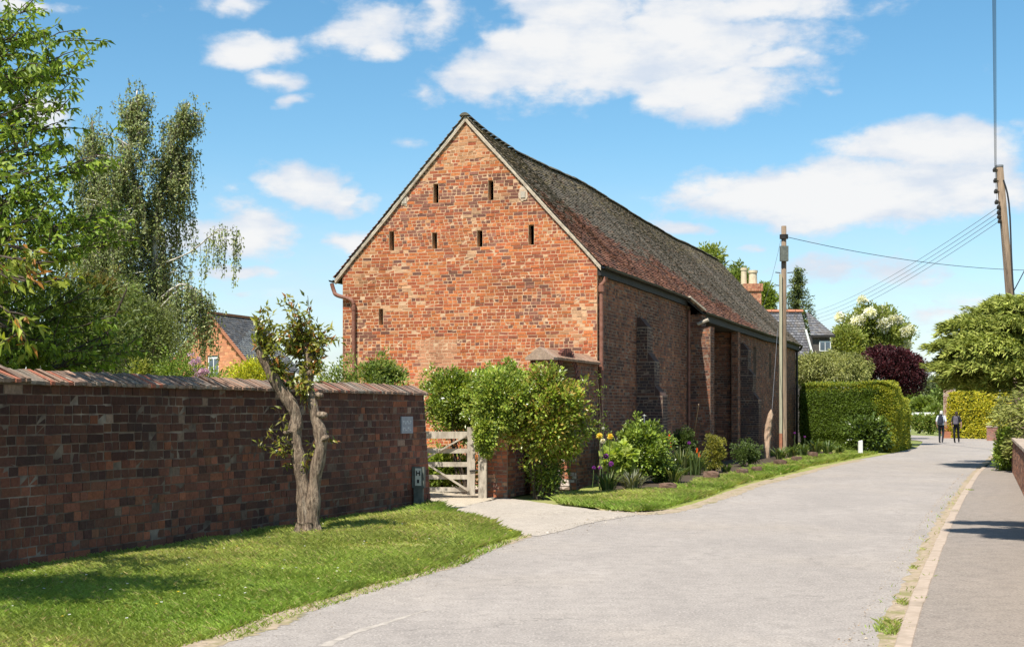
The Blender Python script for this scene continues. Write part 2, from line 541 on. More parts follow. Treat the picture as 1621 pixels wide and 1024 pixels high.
def sheet(name, poly, z, mat):
    a = Acc()
    a.add([(p[0], p[1], z if len(p) < 3 else p[2]) for p in poly], [list(range(len(poly)))])
    return structure(name, a, mat)


def strip(name, A, B, zA, zB, mat, sub=1, wob=0.0):
    """quad strip between two edge lines with the same number of points"""
    A, B = lerp_path(A, (len(A) - 1) * sub + 1), lerp_path(B, (len(B) - 1) * sub + 1)
    if wob:
        A = A + rng.uniform(-wob, wob, A.shape) * np.array((1, .3))
        B = B + rng.uniform(-wob, wob, B.shape) * np.array((1, .3))
    n = len(A)
    V = [(p[0], p[1], zA) for p in A] + [(p[0], p[1], zB) for p in B]
    F = [(i, i + 1, n + i + 1, n + i) for i in range(n - 1)]
    return structure(name, Acc().add(V, F), mat)


a = Acc()
a.add([(-2500, -300, -.03), (2500, -300, -.03), (2500, 3500, -.03), (-2500, 3500, -.03)], [(0, 1, 2, 3)])
structure('ground', a, M['field'])

road_left = [(-9.0, -9.0), (-4.2, 4.0), (-2.3, 9.5), (-1.57, 12.3), (-.88, 14.2), (-.36, 16.65), (.23, 18.6), (.95, 20.6), (2.05, 22.4), (2.75, 23.6), (3.96, 27.1), (5.25, 31.3), (6.72, 34.9), (9.24, 41.7), (11.8, 47.8), (14.2, 53.4), (16.6, 59), (18.9, 65), (21.5, 73), (23.6, 81), (23.0, 90), (18, 97), (8, 102), (-20, 108)]
road_right = [(-3.5, -9.0), (.9, 4.0), (2.6, 9.5), (3.57, 12.3), (4.2, 14.2), (5.03, 16.65), (5.72, 18.6), (6.42, 20.6), (7.05, 22.4), (7.5, 23.6), (8.75, 27.1), (10.2, 31.3), (11.5, 34.9), (14.0, 41.7), (16.4, 47.8), (18.5, 53.4), (20.7, 59), (23.0, 65), (25.8, 73), (28.6, 81), (29.8, 92), (26, 103), (12, 109), (-18, 116)]
strip('road', road_left, road_right, 0.0, 0.0, M['road'], 3)

# driveway apron and gravel beyond the gate
drive = [(.55, 18.9), (1.3, 20.9), (2.02, 22.45), (1.48, 23.3), (.70, 24.9), (-.1, 26.6), (-.35, 26.0), (-.95, 24.0), (-1.22, 23.2), (-.9, 22.1), (-.38, 20.4), (.23, 18.55)]
dpl = lerp_path(drive + drive[:1], 160)[:-1]
sheet('driveway', dpl + rng.normal(0, .022, dpl.shape), 0.005, M['drive'])
sheet('gravel_yard', [(-1.4, 23.0), (-.95, 23.9), (-.2, 26.9), (.6, 30.4), (-5.0, 32.8), (-8, 31), (-4, 22)], 0.003, M['gravel'])

# left verge: gently domed turf
def verge(name, left, right, zl, zr, dome, mat, sub=4, nx=8):
    Lp, Rp = lerp_path(left, (len(left) - 1) * sub + 1), lerp_path(right, (len(right) - 1) * sub + 1)
    n = len(Lp)
    V = []
    for k in range(nx + 1):
        f = k / nx
        P = Lp * (1 - f) + Rp * f
        z = zl * (1 - f) + zr * f + dome * math.sin(math.pi * f) + 0.03 * (vnoise(P[:, 0], P[:, 1], 1.2) - .5) * (1 if 0 < k < nx else 0)
        V += [(p[0], p[1], q) for p, q in zip(P, z)]
    F = [(k * n + i, k * n + i + 1, (k + 1) * n + i + 1, (k + 1) * n + i) for k in range(nx) for i in range(n - 1)]
    return structure(name, Acc().add(V, F), mat, True)


wl = lambda Y: -5.03 + (Y - 13.65) * .3813          # foot line of the garden wall
VL_left = [(wl(Y) - .1, Y) for Y in (7.5, 10, 12, 14, 16, 18, 20, 22)] + [(-1.35, 23.4)]
VL_right = [(-3.15, 7.5), (-2.15, 10.2), (-1.86, 11.5), (-1.3, 13.2), (-.62, 15.2), (-.2, 17.2), (.2, 18.5), (-.36, 20.4), (-1.2, 23.25)]
verge('grass_verge_near', VL_left, [(p[0] - .10, p[1]) for p in VL_right], 0.05, 0.006, 0.05, M['turf'])
VR_left = [(.9, 25.6), (1.2, 27), (1.7, 30.3), (3.2, 34.5), (5.2, 40.3), (7.6, 47), (10.3, 54.5), (12.2, 60)]
VR_right = [(1.5, 23.35), (2.75, 23.7), (4.6, 29.2), (5.9, 33), (7.9, 38), (10.6, 45), (13.2, 51), (15.6, 56.5)]
verge('grass_verge_far', VR_left, VR_right, 0.06, 0.006, 0.04, M['turf'])
# dry worn edges of the road
strip('worn_edge_near', [(p[0] - .05, p[1]) for p in [(-2.9, 8), (-2.15, 10.2), (-2.0, 11.0), (-1.86, 11.5), (-1.58, 12.3), (-1.3, 13.2), (-.9, 14.2), (-.62, 15.2), (-.4, 16.6), (-.1, 17.6), (.2, 18.6)]],
      [(-2.72, 8), (-1.92, 10.2), (-1.72, 11.0), (-1.68, 11.5), (-1.46, 12.3), (-1.2, 13.2), (-.82, 14.2), (-.5, 15.2), (-.24, 16.6), (.04, 17.6), (.3, 18.6)], 0.007, 0.002, M['dirt'], 16, .05)
strip('worn_edge_far', [(1.4, 23.45), (2.05, 22.85), (2.68, 23.6), (4.0, 27.4), (5.3, 31.6), (6.8, 35.2), (9.3, 42), (12, 48.3)],
      [(1.55, 23.0), (2.15, 22.3), (2.9, 23.3), (4.3, 27.1), (5.65, 31.3), (7.1, 34.9), (9.6, 41.7), (12.2, 47.8)], 0.007, 0.002, M['dirt'], 14, .06)
# faint scraped line on the asphalt
strip('scrape_mark', [G(505, 1022)[:2], G(560, 998)[:2], G(610, 984)[:2], G(682, 962)[:2]], [G(522, 1023)[:2], G(568, 1001)[:2], G(617, 986)[:2], G(684, 963)[:2]], .0015, .0015,
      noise_mat('pale_scrape', (0.42, 0.37, 0.32), (0.29, 0.255, 0.22), 14.0), 8, .015)

# pavement and kerb on the right
kL = np.array([(-3.5, -9.0), (.9, 4.0), (2.66, 9.7), (5.31, 17.45), (7.8, 24.5), (10.07, 30.8), (12.3, 36.9), (14.9, 43.7), (18.4, 53)])
kd = norm(np.gradient(kL, axis=0))
kR = np.stack([kd[:, 1], -kd[:, 0]], 1)
strip('pavement', kL + kR * .12, kL + kR * 1.45, 0.036, 0.045, M['pavement'], 3)
strip('gutter_dirt', kL - kR * .13, kL + kR * .04, 0.002, 0.006, M['dirt'], 40, .045)
kerb = tag(bpy.data.objects.new('kerb', None), kind='structure')
COL.objects.link(kerb)
kp = lerp_path(kL, 900)
ks = np.concatenate([[0], np.cumsum(np.linalg.norm(np.diff(kp, axis=0), axis=1))])
kv = []
for i in range(4):
    A_ = Acc()
    x = .0625 + rng.uniform(-.004, .004)
    b = .006
    V = []
    for yy in (-.45, .45):
        V += [(-x, yy, -.12), (x, yy, -.12), (x, yy, -b), (x - b, yy, 0), (-x + b * 1.6, yy, 0), (-x, yy, -b * 1.8)]
    F = [[0, 1, 7, 6], [1, 2, 8, 7], [2, 3, 9, 8], [3, 4, 10, 9], [4, 5, 11, 10], [5, 0, 6, 11]]
    A_.add(V, F)
    A_.F.append(np.array([[5, 4, 3, 2, 1, 0]]))
    A_.F.append(np.array([[6, 7, 8, 9, 10, 11]]))
    o = A_.build('kerb_stone', M['kerb'], kerb)
    kv.append(o.data)
    if i:
        bpy.data.objects.remove(o)
    else:
        k0 = o
s_ = 12.0
first = True
while s_ < 52:
    L = .90
    e0, e1 = [np.array((np.interp(q, ks, kp[:, 0]), np.interp(q, ks, kp[:, 1]))) for q in (s_, s_ + L)]
    c, dr = (e0 + e1) / 2, e1 - e0
    o = k0 if first else bpy.data.objects.new('kerb_stone', kv[rng.integers(4)])
    if not first:
        COL.objects.link(o)
        o.parent = kerb
    first = False
    nr = np.array((dr[1], -dr[0])) / np.linalg.norm(dr)
    o.location = (c[0] + nr[0] * .07, c[1] + nr[1] * .07, .042 + rng.uniform(-.001, .001))
    o.rotation_euler = (rng.uniform(-.001, .001), rng.uniform(-.006, .006), math.atan2(-dr[0], dr[1]))
    s_ += L + .004

# ------------------------------------------------------------------ brickwork
UB = []
for i in range(5):
    V = np.array([(-.5, -.5, -.5), (.5, -.5, -.5), (.5, .5, -.5), (-.5, .5, -.5), (-.5, -.5, .5), (.5, -.5, .5), (.5, .5, .5), (-.5, .5, .5)])
    V = V + rng.uniform(-1, 1, V.shape) * np.array((.018, .06, .05))
    o = Acc().add(V, BOXF).build('brick', None)
    UB.append(o.data)
    bpy.data.objects.remove(o)
UBM = {}


def unit_brick(i, mat):
    k = (i, mat.name)
    if k not in UBM:
        me = UB[i].copy()
        me.materials.append(mat)
        UBM[k] = me
    return UBM[k]


def sub_iv(a, b, cuts):
    segs = [(a, b)]
    for (c, d) in cuts:
        new = []
        for (p, q) in segs:
            if d <= p or c >= q:
                new.append((p, q))
            else:
                if c - p > .002:
                    new.append((p, c))
                if q - d > .002:
                    new.append((d, q))
        segs = new
    return segs


def brick_wall(acc, macc, O, A, N, a0, a1, z0, z1, pal, course=.075, openings=(), lim=None, mt=.2, joint=.016, hdr=.35, proud=.002, n_ind=0, score=None, parent=None, mat=None, wave=0.0, zt=0.0, blen=.226):
    """lays courses of single bricks on a plane (O + a*A + z*up, outward N); the n_ind best-scoring bricks become objects of their own"""
    O, A, N = np.array(O, float), np.array(A, float), np.array(N, float)
    Z = np.array((0, 0, 1.0))
    rows = int(round((z1 - z0) / course))
    B = []
    for r in range(rows):
        zb, zt_ = z0 + r * course, z0 + (r + 1) * course
        zm = (zb + zt_) / 2
        lo, hi = (a0, a1) if lim is None else lim(zm)
        if hi - lo < .04:
            continue
        cuts = [(o[0], o[1]) for o in openings if o[2] - course * .4 < zm < o[3] + course * .4] if openings else []
        for (p, q) in sub_iv(lo, hi, cuts):
            if macc is not None:
                c8 = []
                for n_ in (-mt, 0.0):
                    for (a_, z_) in ((p, zb), (q, zb), (q, zt_), (p, zt_)):
                        c8.append(O + A * a_ + Z * z_ + N * n_)
                macc.add(c8, BOXF)
        x = lo - rng.uniform(0, blen)
        headers = rng.random() < .22
        while x < hi:
            wd = (blen * .5 if (headers or rng.random() < hdr) else blen) * rng.uniform(.95, 1.05)
            for (p, q) in sub_iv(max(x, lo), min(x + wd, hi), cuts):
                if q - p > .03:
                    B.append((p + joint / 2, q - joint / 2, zb + joint / 2, zt_ - joint / 2))
            x += wd
    B = np.array(B)
    ca, cz = (B[:, 0] + B[:, 1]) / 2, (B[:, 2] + B[:, 3]) / 2
    col = pal(ca, cz)
    n1 = np.maximum(.0015, proud + rng.normal(0, .0035, len(B)).clip(-.006, .010))
    n0 = np.full(len(B), -.03)
    if wave:
        dz = wave * (vnoise(ca, cz, .8, 5) - .5) * 2
        B[:, 2] += dz
        B[:, 3] += dz
    ind = np.zeros(len(B), bool)
    if n_ind:
        s = score(ca, cz, B[:, 1] - B[:, 0])
        ind[np.argsort(-s)[:n_ind]] = True
        first_ = True
        for k in np.where(ind)[0]:
            o = bpy.data.objects.new('brick', unit_brick(int(rng.integers(5)), mat))
            COL.objects.link(o)
            o.parent = parent
            wd, dp, h = B[k, 1] - B[k, 0], n1[k] - n0[k], B[k, 3] - B[k, 2]
            c = O + A * ca[k] + Z * cz[k] + N * ((n1[k] + n0[k]) / 2)
            o.matrix_basis = Matrix(((A[0] * wd, N[0] * dp, 0, c[0]), (A[1] * wd, N[1] * dp, 0, c[1]), (A[2] * wd, N[2] * dp, h, c[2]), (0, 0, 0, 1)))
            o.color = (*[float(x) for x in col[k]], 1)
    K = ~ind
    m = K.sum()
    if m:
        aa, zz = B[K][:, [0, 1, 1, 0, 0, 1, 1, 0]], B[K][:, [2, 2, 3, 3, 2, 2, 3, 3]]
        nn = np.stack([n0[K]] * 4 + [n1[K]] * 4, 1)
        aa = aa + rng.uniform(-.004, .004, aa.shape)
        zz = zz + rng.uniform(-.003, .003, zz.shape)
        nn = nn + np.concatenate([np.zeros((m, 4)), rng.uniform(-.003, .003, (m, 4))], 1)
        V = O + aa[..., None] * A + zz[..., None] * Z + nn[..., None] * N
        F = (np.arange(m)[:, None, None] * 8 + BOXF[None, 1:]).reshape(-1, 4)
        acc.add(V.reshape(-1, 3), F, np.repeat(col[K], 8, 0))


def palette(cols, weights, zone=None, var=.12):
    cols, weights = np.array(cols, float), np.array(weights, float)
    weights /= weights.sum()

    def f(a_, z_):
        n = len(a_)
        i = rng.choice(len(cols), n, p=weights)
        c = cols[i] * rng.uniform(1 - var, 1 + var, (n, 1)) * rng.uniform(.96, 1.04, (n, 3))
        if zone:
            c = zone(a_, z_, c)
        return c
    return f


def brick_block(acc, macc, x0, x1, y0, y1, z0, z1, pal, faces='-y+x', course=.075, core=True):
    """solid pier: mortar core with bricks on the named faces"""
    if core:
        macc.box(x0, x1, y0, y1, z0, z1)
    if '-y' in faces:
        brick_wall(acc, None, (0, y0, 0), (1, 0, 0), (0, -1, 0), x0, x1, z0, z1, pal, course)
    if '+y' in faces:
        brick_wall(acc, None, (0, y1, 0), (1, 0, 0), (0, 1, 0), x0, x1, z0, z1, pal, course)
    if '+x' in faces:
        brick_wall(acc, None, (x1, 0, 0), (0, 1, 0), (1, 0, 0), y0, y1, z0, z1, pal, course)
    if '-x' in faces:
        brick_wall(acc, None, (x0, 0, 0), (0, 1, 0), (-1, 0, 0), y0, y1, z0, z1, pal, course)


# ------------------------------------------------------------------ the barn
TH = -math.atan2(.3266, .9452)
BC = np.array((1.90, 31.0))
bd, bR = np.array((.3266, .9452)), np.array((.9452, -.3266))
barn = thing('brick_barn', 'long orange brick barn with steep sagging tiled roof and slit vents in its gable', 'barn', (BC[0], BC[1], 0), TH)
WD, LEN, ZR = 6.27, 31.2, 8.42
SL = (ZR - 4.86) / (WD / 2 + .12)          # roof slope


def gab(u, v):
    k = (u - 810.5) / F_PX
    a_ = (BC[0] - BC[1] * k) / (bR[0] - bR[1] * k)
    Y = BC[1] - bR[1] * a_
    return -a_, CAMH + (HOR - v) / F_PX * Y          # local x, z on the gable


def gzone(a_, z_, c):
    n = vnoise(a_, z_, .9, 3)
    # smoky band round the upper vents
    band = np.clip(1 - np.abs(z_ - 6.65) / .75, 0, 1) * (.4 + .9 * vnoise(a_, z_, 1.3, 9))
    dk = rng.random(len(a_)) < band * .75
    c[dk] = np.array((.22, .095, .072)) * rng.uniform(.75, 1.3, (dk.sum(), 1))
    cl = vnoise(a_, z_, 1.15, 17) * .6 + vnoise(a_, z_, 3.1, 18) * .4
    dk = rng.random(len(a_)) < np.clip((cl - .58) * 4.0, 0, .5)
    c[dk] = np.array((.22, .095, .07)) * rng.uniform(.65, 1.35, (dk.sum(), 1))
    pl_ = vnoise(a_, z_, 1.7, 27) * .6 + vnoise(a_, z_, 4.0, 28) * .4
    bf = rng.random(len(a_)) < np.clip((pl_ - .66) * 3.5, 0, .4)
    c[bf] = np.array((.55, .33, .20)) * rng.uniform(.75, 1.2, (bf.sum(), 1))
    # buff flush near the apex and at the shoulders
    top = np.clip((z_ - 7.0) / .6, 0, 1) + np.clip(1 - np.hypot(a_ + 5.9, (z_ - 4.9)) / .8, 0, 1) + np.clip(1 - np.hypot(a_ + .7, z_ - 3.6) / .7, 0, 1) * .5
    bf = rng.random(len(a_)) < top * .55
    c[bf] = np.array((.50, .255, .135)) * rng.uniform(.75, 1.2, (bf.sum(), 1))
    # later pink infill low down
    inf = (a_ > -4.35) & (a_ < -3.35) & (z_ > 2.1) & (z_ < 3.3)
    c[inf] = np.array((.50, .24, .14)) * rng.uniform(.85, 1.12, (inf.sum(), 1))
    n2 = vnoise(a_, z_, 2.6, 8)
    return c * (.66 + .40 * n + .20 * n2)[:, None] * np.array((1.0, .96, .88))


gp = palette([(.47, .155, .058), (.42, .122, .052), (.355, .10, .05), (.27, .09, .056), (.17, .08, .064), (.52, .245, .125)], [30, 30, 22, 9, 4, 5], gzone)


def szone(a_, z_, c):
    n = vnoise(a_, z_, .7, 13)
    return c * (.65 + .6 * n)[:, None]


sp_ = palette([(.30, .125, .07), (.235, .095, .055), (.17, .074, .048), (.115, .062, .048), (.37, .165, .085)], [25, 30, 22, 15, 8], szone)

slits = []
for (u, v, w_, h_) in ((620, 383, .085, .38), (688, 381, .085, .38), (759.5, 378, .09, .38), (841, 374, .09, .38), (690, 307, .09, .41), (777, 302, .09, .40), (603, 503, .075, .30)):
    x, z = gab(u, v)
    w_ *= 1.45
    slits.append((x - w_ / 2, x + w_ / 2, z - h_ / 2, z + h_ / 2))


def glim(z):
    if z < 4.78:
        return (-WD, 0.0)
    h = (ZR - .10 - z) / SL
    return (max(-WD, -WD / 2 - h), min(0.0, -WD / 2 + h))


gA, gM = Acc(), Acc()


def gscore(a_, z_, wd):
    vis = (z_ > 2.9) & ~((a_ > -1.5) & (z_ < 3.1))
    return wd / (31 - .3266 * a_) * np.where(vis, 1, 0) + rng.uniform(0, .0008, len(a_))


brick_wall(gA, gM, (0, 0, 0), (1, 0, 0), (0, -1, 0), -WD, 0, 0, 8.4, gp, .0755, slits, glim, n_ind=300, score=gscore, parent=barn, mat=M['brick_gable'], wave=.006)
gA.build('brick', M['brick_gable'], barn, kind='stuff')
gM.build('gable_mortar', M['mortar_gable'], barn)
# lime patches round purlin ends
for (u, v) in ((640, 317), (828, 307)):
    x, z = gab(u, v)
    A_ = Acc()
    th = np.linspace(0, 2 * np.pi, 14, endpoint=False)
    rr = rng.uniform(.10, .17, 14)
    V = [(x + rr[i] * .8 * math.cos(t), -.016, z + rr[i] * 1.2 * math.sin(t)) for i, t in enumerate(th)] + [(x + rr[i] * .9 * math.cos(t), .01, z + rr[i] * 1.3 * math.sin(t)) for i, t in enumerate(th)]
    A_.add(V, [(i, (i + 1) % 14, 14 + (i + 1) % 14, 14 + i) for i in range(14)])
    A_.F.append(np.array([list(range(13, -1, -1))]))
    A_.build('lime_patch', M['render_patch'], barn)
    Acc().box(x - .05, x + .06, -.032, .02, z - .09, z + .05).build('purlin_end', M['oak'], barn)

# long wall towards the road
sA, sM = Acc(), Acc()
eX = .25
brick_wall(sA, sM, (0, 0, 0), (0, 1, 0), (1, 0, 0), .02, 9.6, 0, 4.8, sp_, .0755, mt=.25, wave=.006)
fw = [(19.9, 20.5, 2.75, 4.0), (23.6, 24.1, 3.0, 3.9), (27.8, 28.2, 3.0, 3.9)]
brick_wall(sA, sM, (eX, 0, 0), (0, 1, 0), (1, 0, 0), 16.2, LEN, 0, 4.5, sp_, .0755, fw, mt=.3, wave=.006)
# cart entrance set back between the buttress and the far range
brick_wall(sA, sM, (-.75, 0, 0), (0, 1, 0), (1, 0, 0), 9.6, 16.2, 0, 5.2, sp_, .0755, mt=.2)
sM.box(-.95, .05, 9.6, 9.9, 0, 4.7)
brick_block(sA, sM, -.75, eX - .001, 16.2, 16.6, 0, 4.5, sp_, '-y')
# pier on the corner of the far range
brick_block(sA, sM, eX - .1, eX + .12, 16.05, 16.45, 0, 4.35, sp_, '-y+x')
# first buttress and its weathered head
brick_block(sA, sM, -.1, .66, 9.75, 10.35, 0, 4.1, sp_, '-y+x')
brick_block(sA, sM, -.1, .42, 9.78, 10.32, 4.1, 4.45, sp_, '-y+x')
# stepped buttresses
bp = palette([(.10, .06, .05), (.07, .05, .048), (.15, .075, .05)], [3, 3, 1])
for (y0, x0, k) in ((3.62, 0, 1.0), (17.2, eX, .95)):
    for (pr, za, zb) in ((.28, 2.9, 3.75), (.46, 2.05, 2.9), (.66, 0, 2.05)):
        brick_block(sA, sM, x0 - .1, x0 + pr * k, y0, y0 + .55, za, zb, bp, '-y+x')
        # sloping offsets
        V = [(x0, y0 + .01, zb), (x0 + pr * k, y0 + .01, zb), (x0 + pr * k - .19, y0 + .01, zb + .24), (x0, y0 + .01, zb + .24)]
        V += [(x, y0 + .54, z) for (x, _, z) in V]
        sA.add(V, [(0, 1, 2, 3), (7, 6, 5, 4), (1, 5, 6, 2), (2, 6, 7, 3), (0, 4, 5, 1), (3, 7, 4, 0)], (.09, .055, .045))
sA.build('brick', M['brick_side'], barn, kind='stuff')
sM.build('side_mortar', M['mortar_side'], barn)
for (y0, y1, z0, z1) in fw:
    Acc().box(eX - .18, eX - .14, y0 - .05, y1 + .05, z0 - .05, z1 + .05).build('window_shutter', M['dark'], barn)
A_ = Acc()
A_.box(-WD, -WD + .3, .22, LEN, 0, 4.9)
A_.box(-WD, eX - .02, LEN - .32, LEN - .02, 0, 4.5)
A_.add([(-WD, LEN - .3, 4.5), (0, LEN - .3, 4.5), (-WD / 2, LEN - .3, 8.1), (-WD, LEN - .02, 4.5), (0, LEN - .02, 4.5), (-WD / 2, LEN - .02, 8.1)], [(0, 1, 2), (5, 4, 3)])
A_.C = [np.tile((.22, .09, .05), (len(v), 1)) for v in A_.V]
A_.build('rear_wall', M['brick_side'], barn)


# roof: plain tiles laid course by course over a sagging ridge
def sag(y):
    return np.interp(y, [-.2, 0, 1.2, 3.5, 5.5, 7.2, 9.5, 12.5, 16, 20, 25, 31.5], [0, .02, .16, .27, .20, .13, .10, .14, .20, .24, .2, .12])


def eave_x(y):
    return np.interp(y, [-1, 9.0, 9.7, 16, 32], [.14, .14, .48, .46, .46])


def roof_pt(y, s, side):
    """s = horizontal distance from the ridge towards an eaves"""
    wob = .05 * (vnoise(y, s, .45, 21) - .5) + .02 * (vnoise(y, s, 1.6, 22) - .5)
    fr = np.clip(1 - s / 3.3, 0, 1)
    z = ZR + .06 - SL * s - sag(y) * fr + wob * np.clip(y / 1.5, 0, 1) - .05 * np.sin(np.pi * np.clip(s / 3.3, 0, 1)) * np.clip(y / 3, 0, 1)
    x = -WD / 2 + side * s
    return np.stack([x, y, z], -1)


def tiles(acc, side, tw, gauge, smax_f, pal, y0=-.09, y1=LEN + .12):
    cosr = 1 / math.sqrt(1 + SL * SL)
    nrow = int((4.0 / cosr) / gauge)
    Bs = []
    for r in range(nrow):
        s_top, s_bot = r * gauge * cosr, (r + 1) * gauge * cosr
        off = (r % 2) * tw / 2 + rng.uniform(-.01, .01)
        ys = np.arange(y0 - off, y1, tw)
        ya, yb = np.maximum(ys + .004, y0), np.minimum(ys + tw - .004, y1)
        k = (yb - ya > .03) & (s_top < smax_f((ya + yb) / 2) - .02)
        Bs.append(np.stack([ya[k], yb[k], np.full(k.sum(), s_top), np.minimum(np.full(k.sum(), s_bot + .015), smax_f((ya[k] + yb[k]) / 2))], 1))
    B = np.concatenate(Bs)
    n = len(B)
    nrm = np.array((side * SL, 0, 1.0)) * cosr
    lift = rng.normal(0, .004, (n, 2))
    kick = rng.random(n) < .03
    lift[kick] += rng.uniform(.008, .022, (kick.sum(), 1))
    c = []
    for (yi, si, h) in ((0, 2, .004), (1, 2, .004), (1, 3, .030), (0, 3, .030)):
        p = roof_pt(B[:, yi], B[:, si], side)
        hh = h + lift[:, 1 if si == 3 else 0] * (1 if si == 3 else .2)
        c.append(p + hh[:, None] * nrm)
    low = [c[3] - nrm * .02, c[2] - nrm * .02]
    V = np.stack([c[0], c[1], c[2], c[3], low[1], low[0]], 1)
    F = np.array([(0, 3, 2, 1), (3, 5, 4, 2)]) if side > 0 else np.array([(0, 1, 2, 3), (2, 4, 5, 3)])
    T3 = np.array([(0, 5, 3), (1, 2, 4)])
    base = acc.n
    ym, sm = (B[:, 0] + B[:, 1]) / 2, (B[:, 2] + B[:, 3]) / 2
    acc.add(V.reshape(-1, 3), (np.arange(n)[:, None, None] * 6 + F[None]).reshape(-1, 4), np.repeat(pal(ym, sm), 6, 0))
    acc.F.append((np.arange(n)[:, None, None] * 6 + T3[None]).reshape(-1, 3) + base)


def rzone(y, s, c):
    """lichened grey towards the ridge and the far end, clay red along the lower near slope"""
    edge = np.interp(y, [0, 4, 9, 13, 18, 24], [1.7, 1.75, 2.0, 2.3, 3.0, 3.9]) + (vnoise(y, s, .5, 31) - .5) * .9 + rng.normal(0, .22, len(y))
    grey = s < edge
    g = np.array([(.165, .138, .108), (.19, .158, .124), (.138, .115, .092), (.225, .185, .14), (.205, .14, .098)])
    k = rng.choice(5, grey.sum(), p=[.3, .27, .2, .13, .10])
    c[grey] = g[k] * rng.uniform(.85, 1.15, (grey.sum(), 1))
    oc = grey & (s < .9) & (rng.random(len(y)) < .25)
    c[oc] = np.array((.24, .19, .11)) * rng.uniform(.7, 1.2, (oc.sum(), 1))
    return c


tp = palette([(.26, .118, .075), (.20, .09, .06), (.145, .072, .055), (.32, .155, .095), (.105, .062, .05)], [30, 28, 20, 10, 12], rzone)
tA = Acc()
tiles(tA, 1, .165, .1, lambda y: WD / 2 + eave_x(y), tp)
tiles(tA, -1, .165, .1, lambda y: np.full_like(y, WD / 2 + .2), tp)
tA.build('roof_tile', M['tile'], barn, kind='stuff')
# boarding under the tiles
A_ = Acc()
ysr = np.linspace(-.06, LEN + .1, 46)
for side in (1, -1):
    smx = (WD / 2 + eave_x(ysr) - .03) if side > 0 else np.full(46, WD / 2 + .17)
    rows = []
    for f in np.linspace(0, 1, 8):
        p = roof_pt(ysr, smx * f, side)
        p[:, 2] -= .025
        rows.append(p)
    top = np.stack(rows)
    bot = top - np.array((0, 0, .07))
    n = 46
    for S_, fl in ((top, False), (bot, True)):
        F = [(k * n + i, k * n + i + 1, (k + 1) * n + i + 1, (k + 1) * n + i) for k in range(7) for i in range(n - 1)]
        A_.add(S_.reshape(-1, 3), F)
    A_.add(np.concatenate([top[-1], bot[-1]]), [(i, i + 1, n + i + 1, n + i) for i in range(n - 1)])
A_.build('roof_boarding', M['dark'], barn)
# ridge tiles
A_ = Acc()
y = -.1
while y < LEN + .05:
    p, q = roof_pt(np.array([y]), np.array([0.0]), 1)[0], roof_pt(np.array([y + .31]), np.array([0.0]), 1)[0]
    V = []
    r_ = .15 + rng.uniform(-.006, .006)
    for c in (p, q):
        for t in np.linspace(-1.05, 1.05, 7):
            V.append((c[0] + r_ * math.sin(t), c[1], c[2] - .10 + r_ * math.cos(t) + .015))
    A_.add(V, [(i, i + 1, 8 + i, 7 + i) for i in range(6)], np.array((.11, .10, .075)) * rng.uniform(.6, 1.5))
    A_.F.append(np.array([[A_.n - 14 + i for i in range(7)]]))
    y += .32
A_.build('ridge_tile', M['tile'], barn, kind='stuff')
# pale verge strips up the two gable slopes
for side in (1, -1):
    A_ = Acc()
    s_end = (WD / 2 + (.10 if side > 0 else .19))
    prev = None
    for k, s in enumerate(np.linspace(0.0, s_end, 15)):
        x, z = -WD / 2 + side * s, ZR + .035 - SL * s - .012 * math.sin(s * 4)
        ring = [(x, -.055, z), (x, -.055, z - .115), (x, .05, z - .115), (x, .05, z)]
        if prev is not None:
            A_.add(prev + ring, [(0, 1, 5, 4), (1, 2, 6, 5), (3, 0, 4, 7)])
        prev = ring
    A_.build('verge_strip', M['verge'], barn)
# eaves board, gutters and pipes
A_ = Acc()
yy = np.linspace(.0, 9.35, 14)
for i in range(13):
    za, zb = [roof_pt(np.array([q]), np.array([WD / 2 + .10]), 1)[0][2] for q in (yy[i], yy[i + 1])]
    A_.add([(.02, yy[i], za - .25), (.09, yy[i], za - .25), (.09, yy[i], za - .06), (.02, yy[i], za - .06), (.02, yy[i + 1], zb - .25), (.09, yy[i + 1], zb - .25), (.09, yy[i + 1], zb - .06), (.02, yy[i + 1], zb - .06)], BOXF[:, :])
A_.build('eaves_board', M['dark'], barn)
A_ = Acc()
yy = np.linspace(9.8, LEN, 24)
for i in range(23):
    za, zb = [roof_pt(np.array([q]), np.array([WD / 2 + .42]), 1)[0][2] for q in (yy[i], yy[i + 1])]
    A_.add([(eX + .01, yy[i], za - .28), (eX + .16, yy[i], za - .28), (eX + .16, yy[i], za - .07), (eX + .01, yy[i], za - .07), (eX + .01, yy[i + 1], zb - .28), (eX + .16, yy[i + 1], zb - .28), (eX + .16, yy[i + 1], zb - .07), (eX + .01, yy[i + 1], zb - .07)], BOXF)
A_.build('eaves_board', M['dark'], barn)
# soffit over the cart entrance
Acc().box(-.8, .40, 9.95, 16.15, 4.30, 4.42).build('entrance_beam', M['dark'], barn)


def gutter(pts, mat, r=.055):
    a_ = Acc()
    pts = np.asarray(pts, float)
    V = []
    for p in pts:
        for t in np.linspace(0, math.pi, 6):
            V.append((p[0] + r * math.cos(t), p[1], p[2] - r * math.sin(t)))
    F = [(k * 6 + i, k * 6 + i + 1, k * 6 + 7 + i, k * 6 + 6 + i) for k in range(len(pts) - 1) for i in range(5)]
    a_.add(V, F)
    return a_.build('gutter', mat, barn)


gutter([(.19, q, roof_pt(np.array([q]), np.array([WD / 2 + .14]), 1)[0][2] - .01) for q in np.linspace(-.12, 9.2, 8)], M['black_iron'])
gutter([(.50, q, roof_pt(np.array([q]), np.array([WD / 2 + .46]), 1)[0][2] - .01) for q in np.linspace(9.8, LEN + .2, 10)], M['black_iron'])
gutter([(-WD - .24, q, 4.78) for q in np.linspace(-.16, LEN, 3)], M['black_iron'])


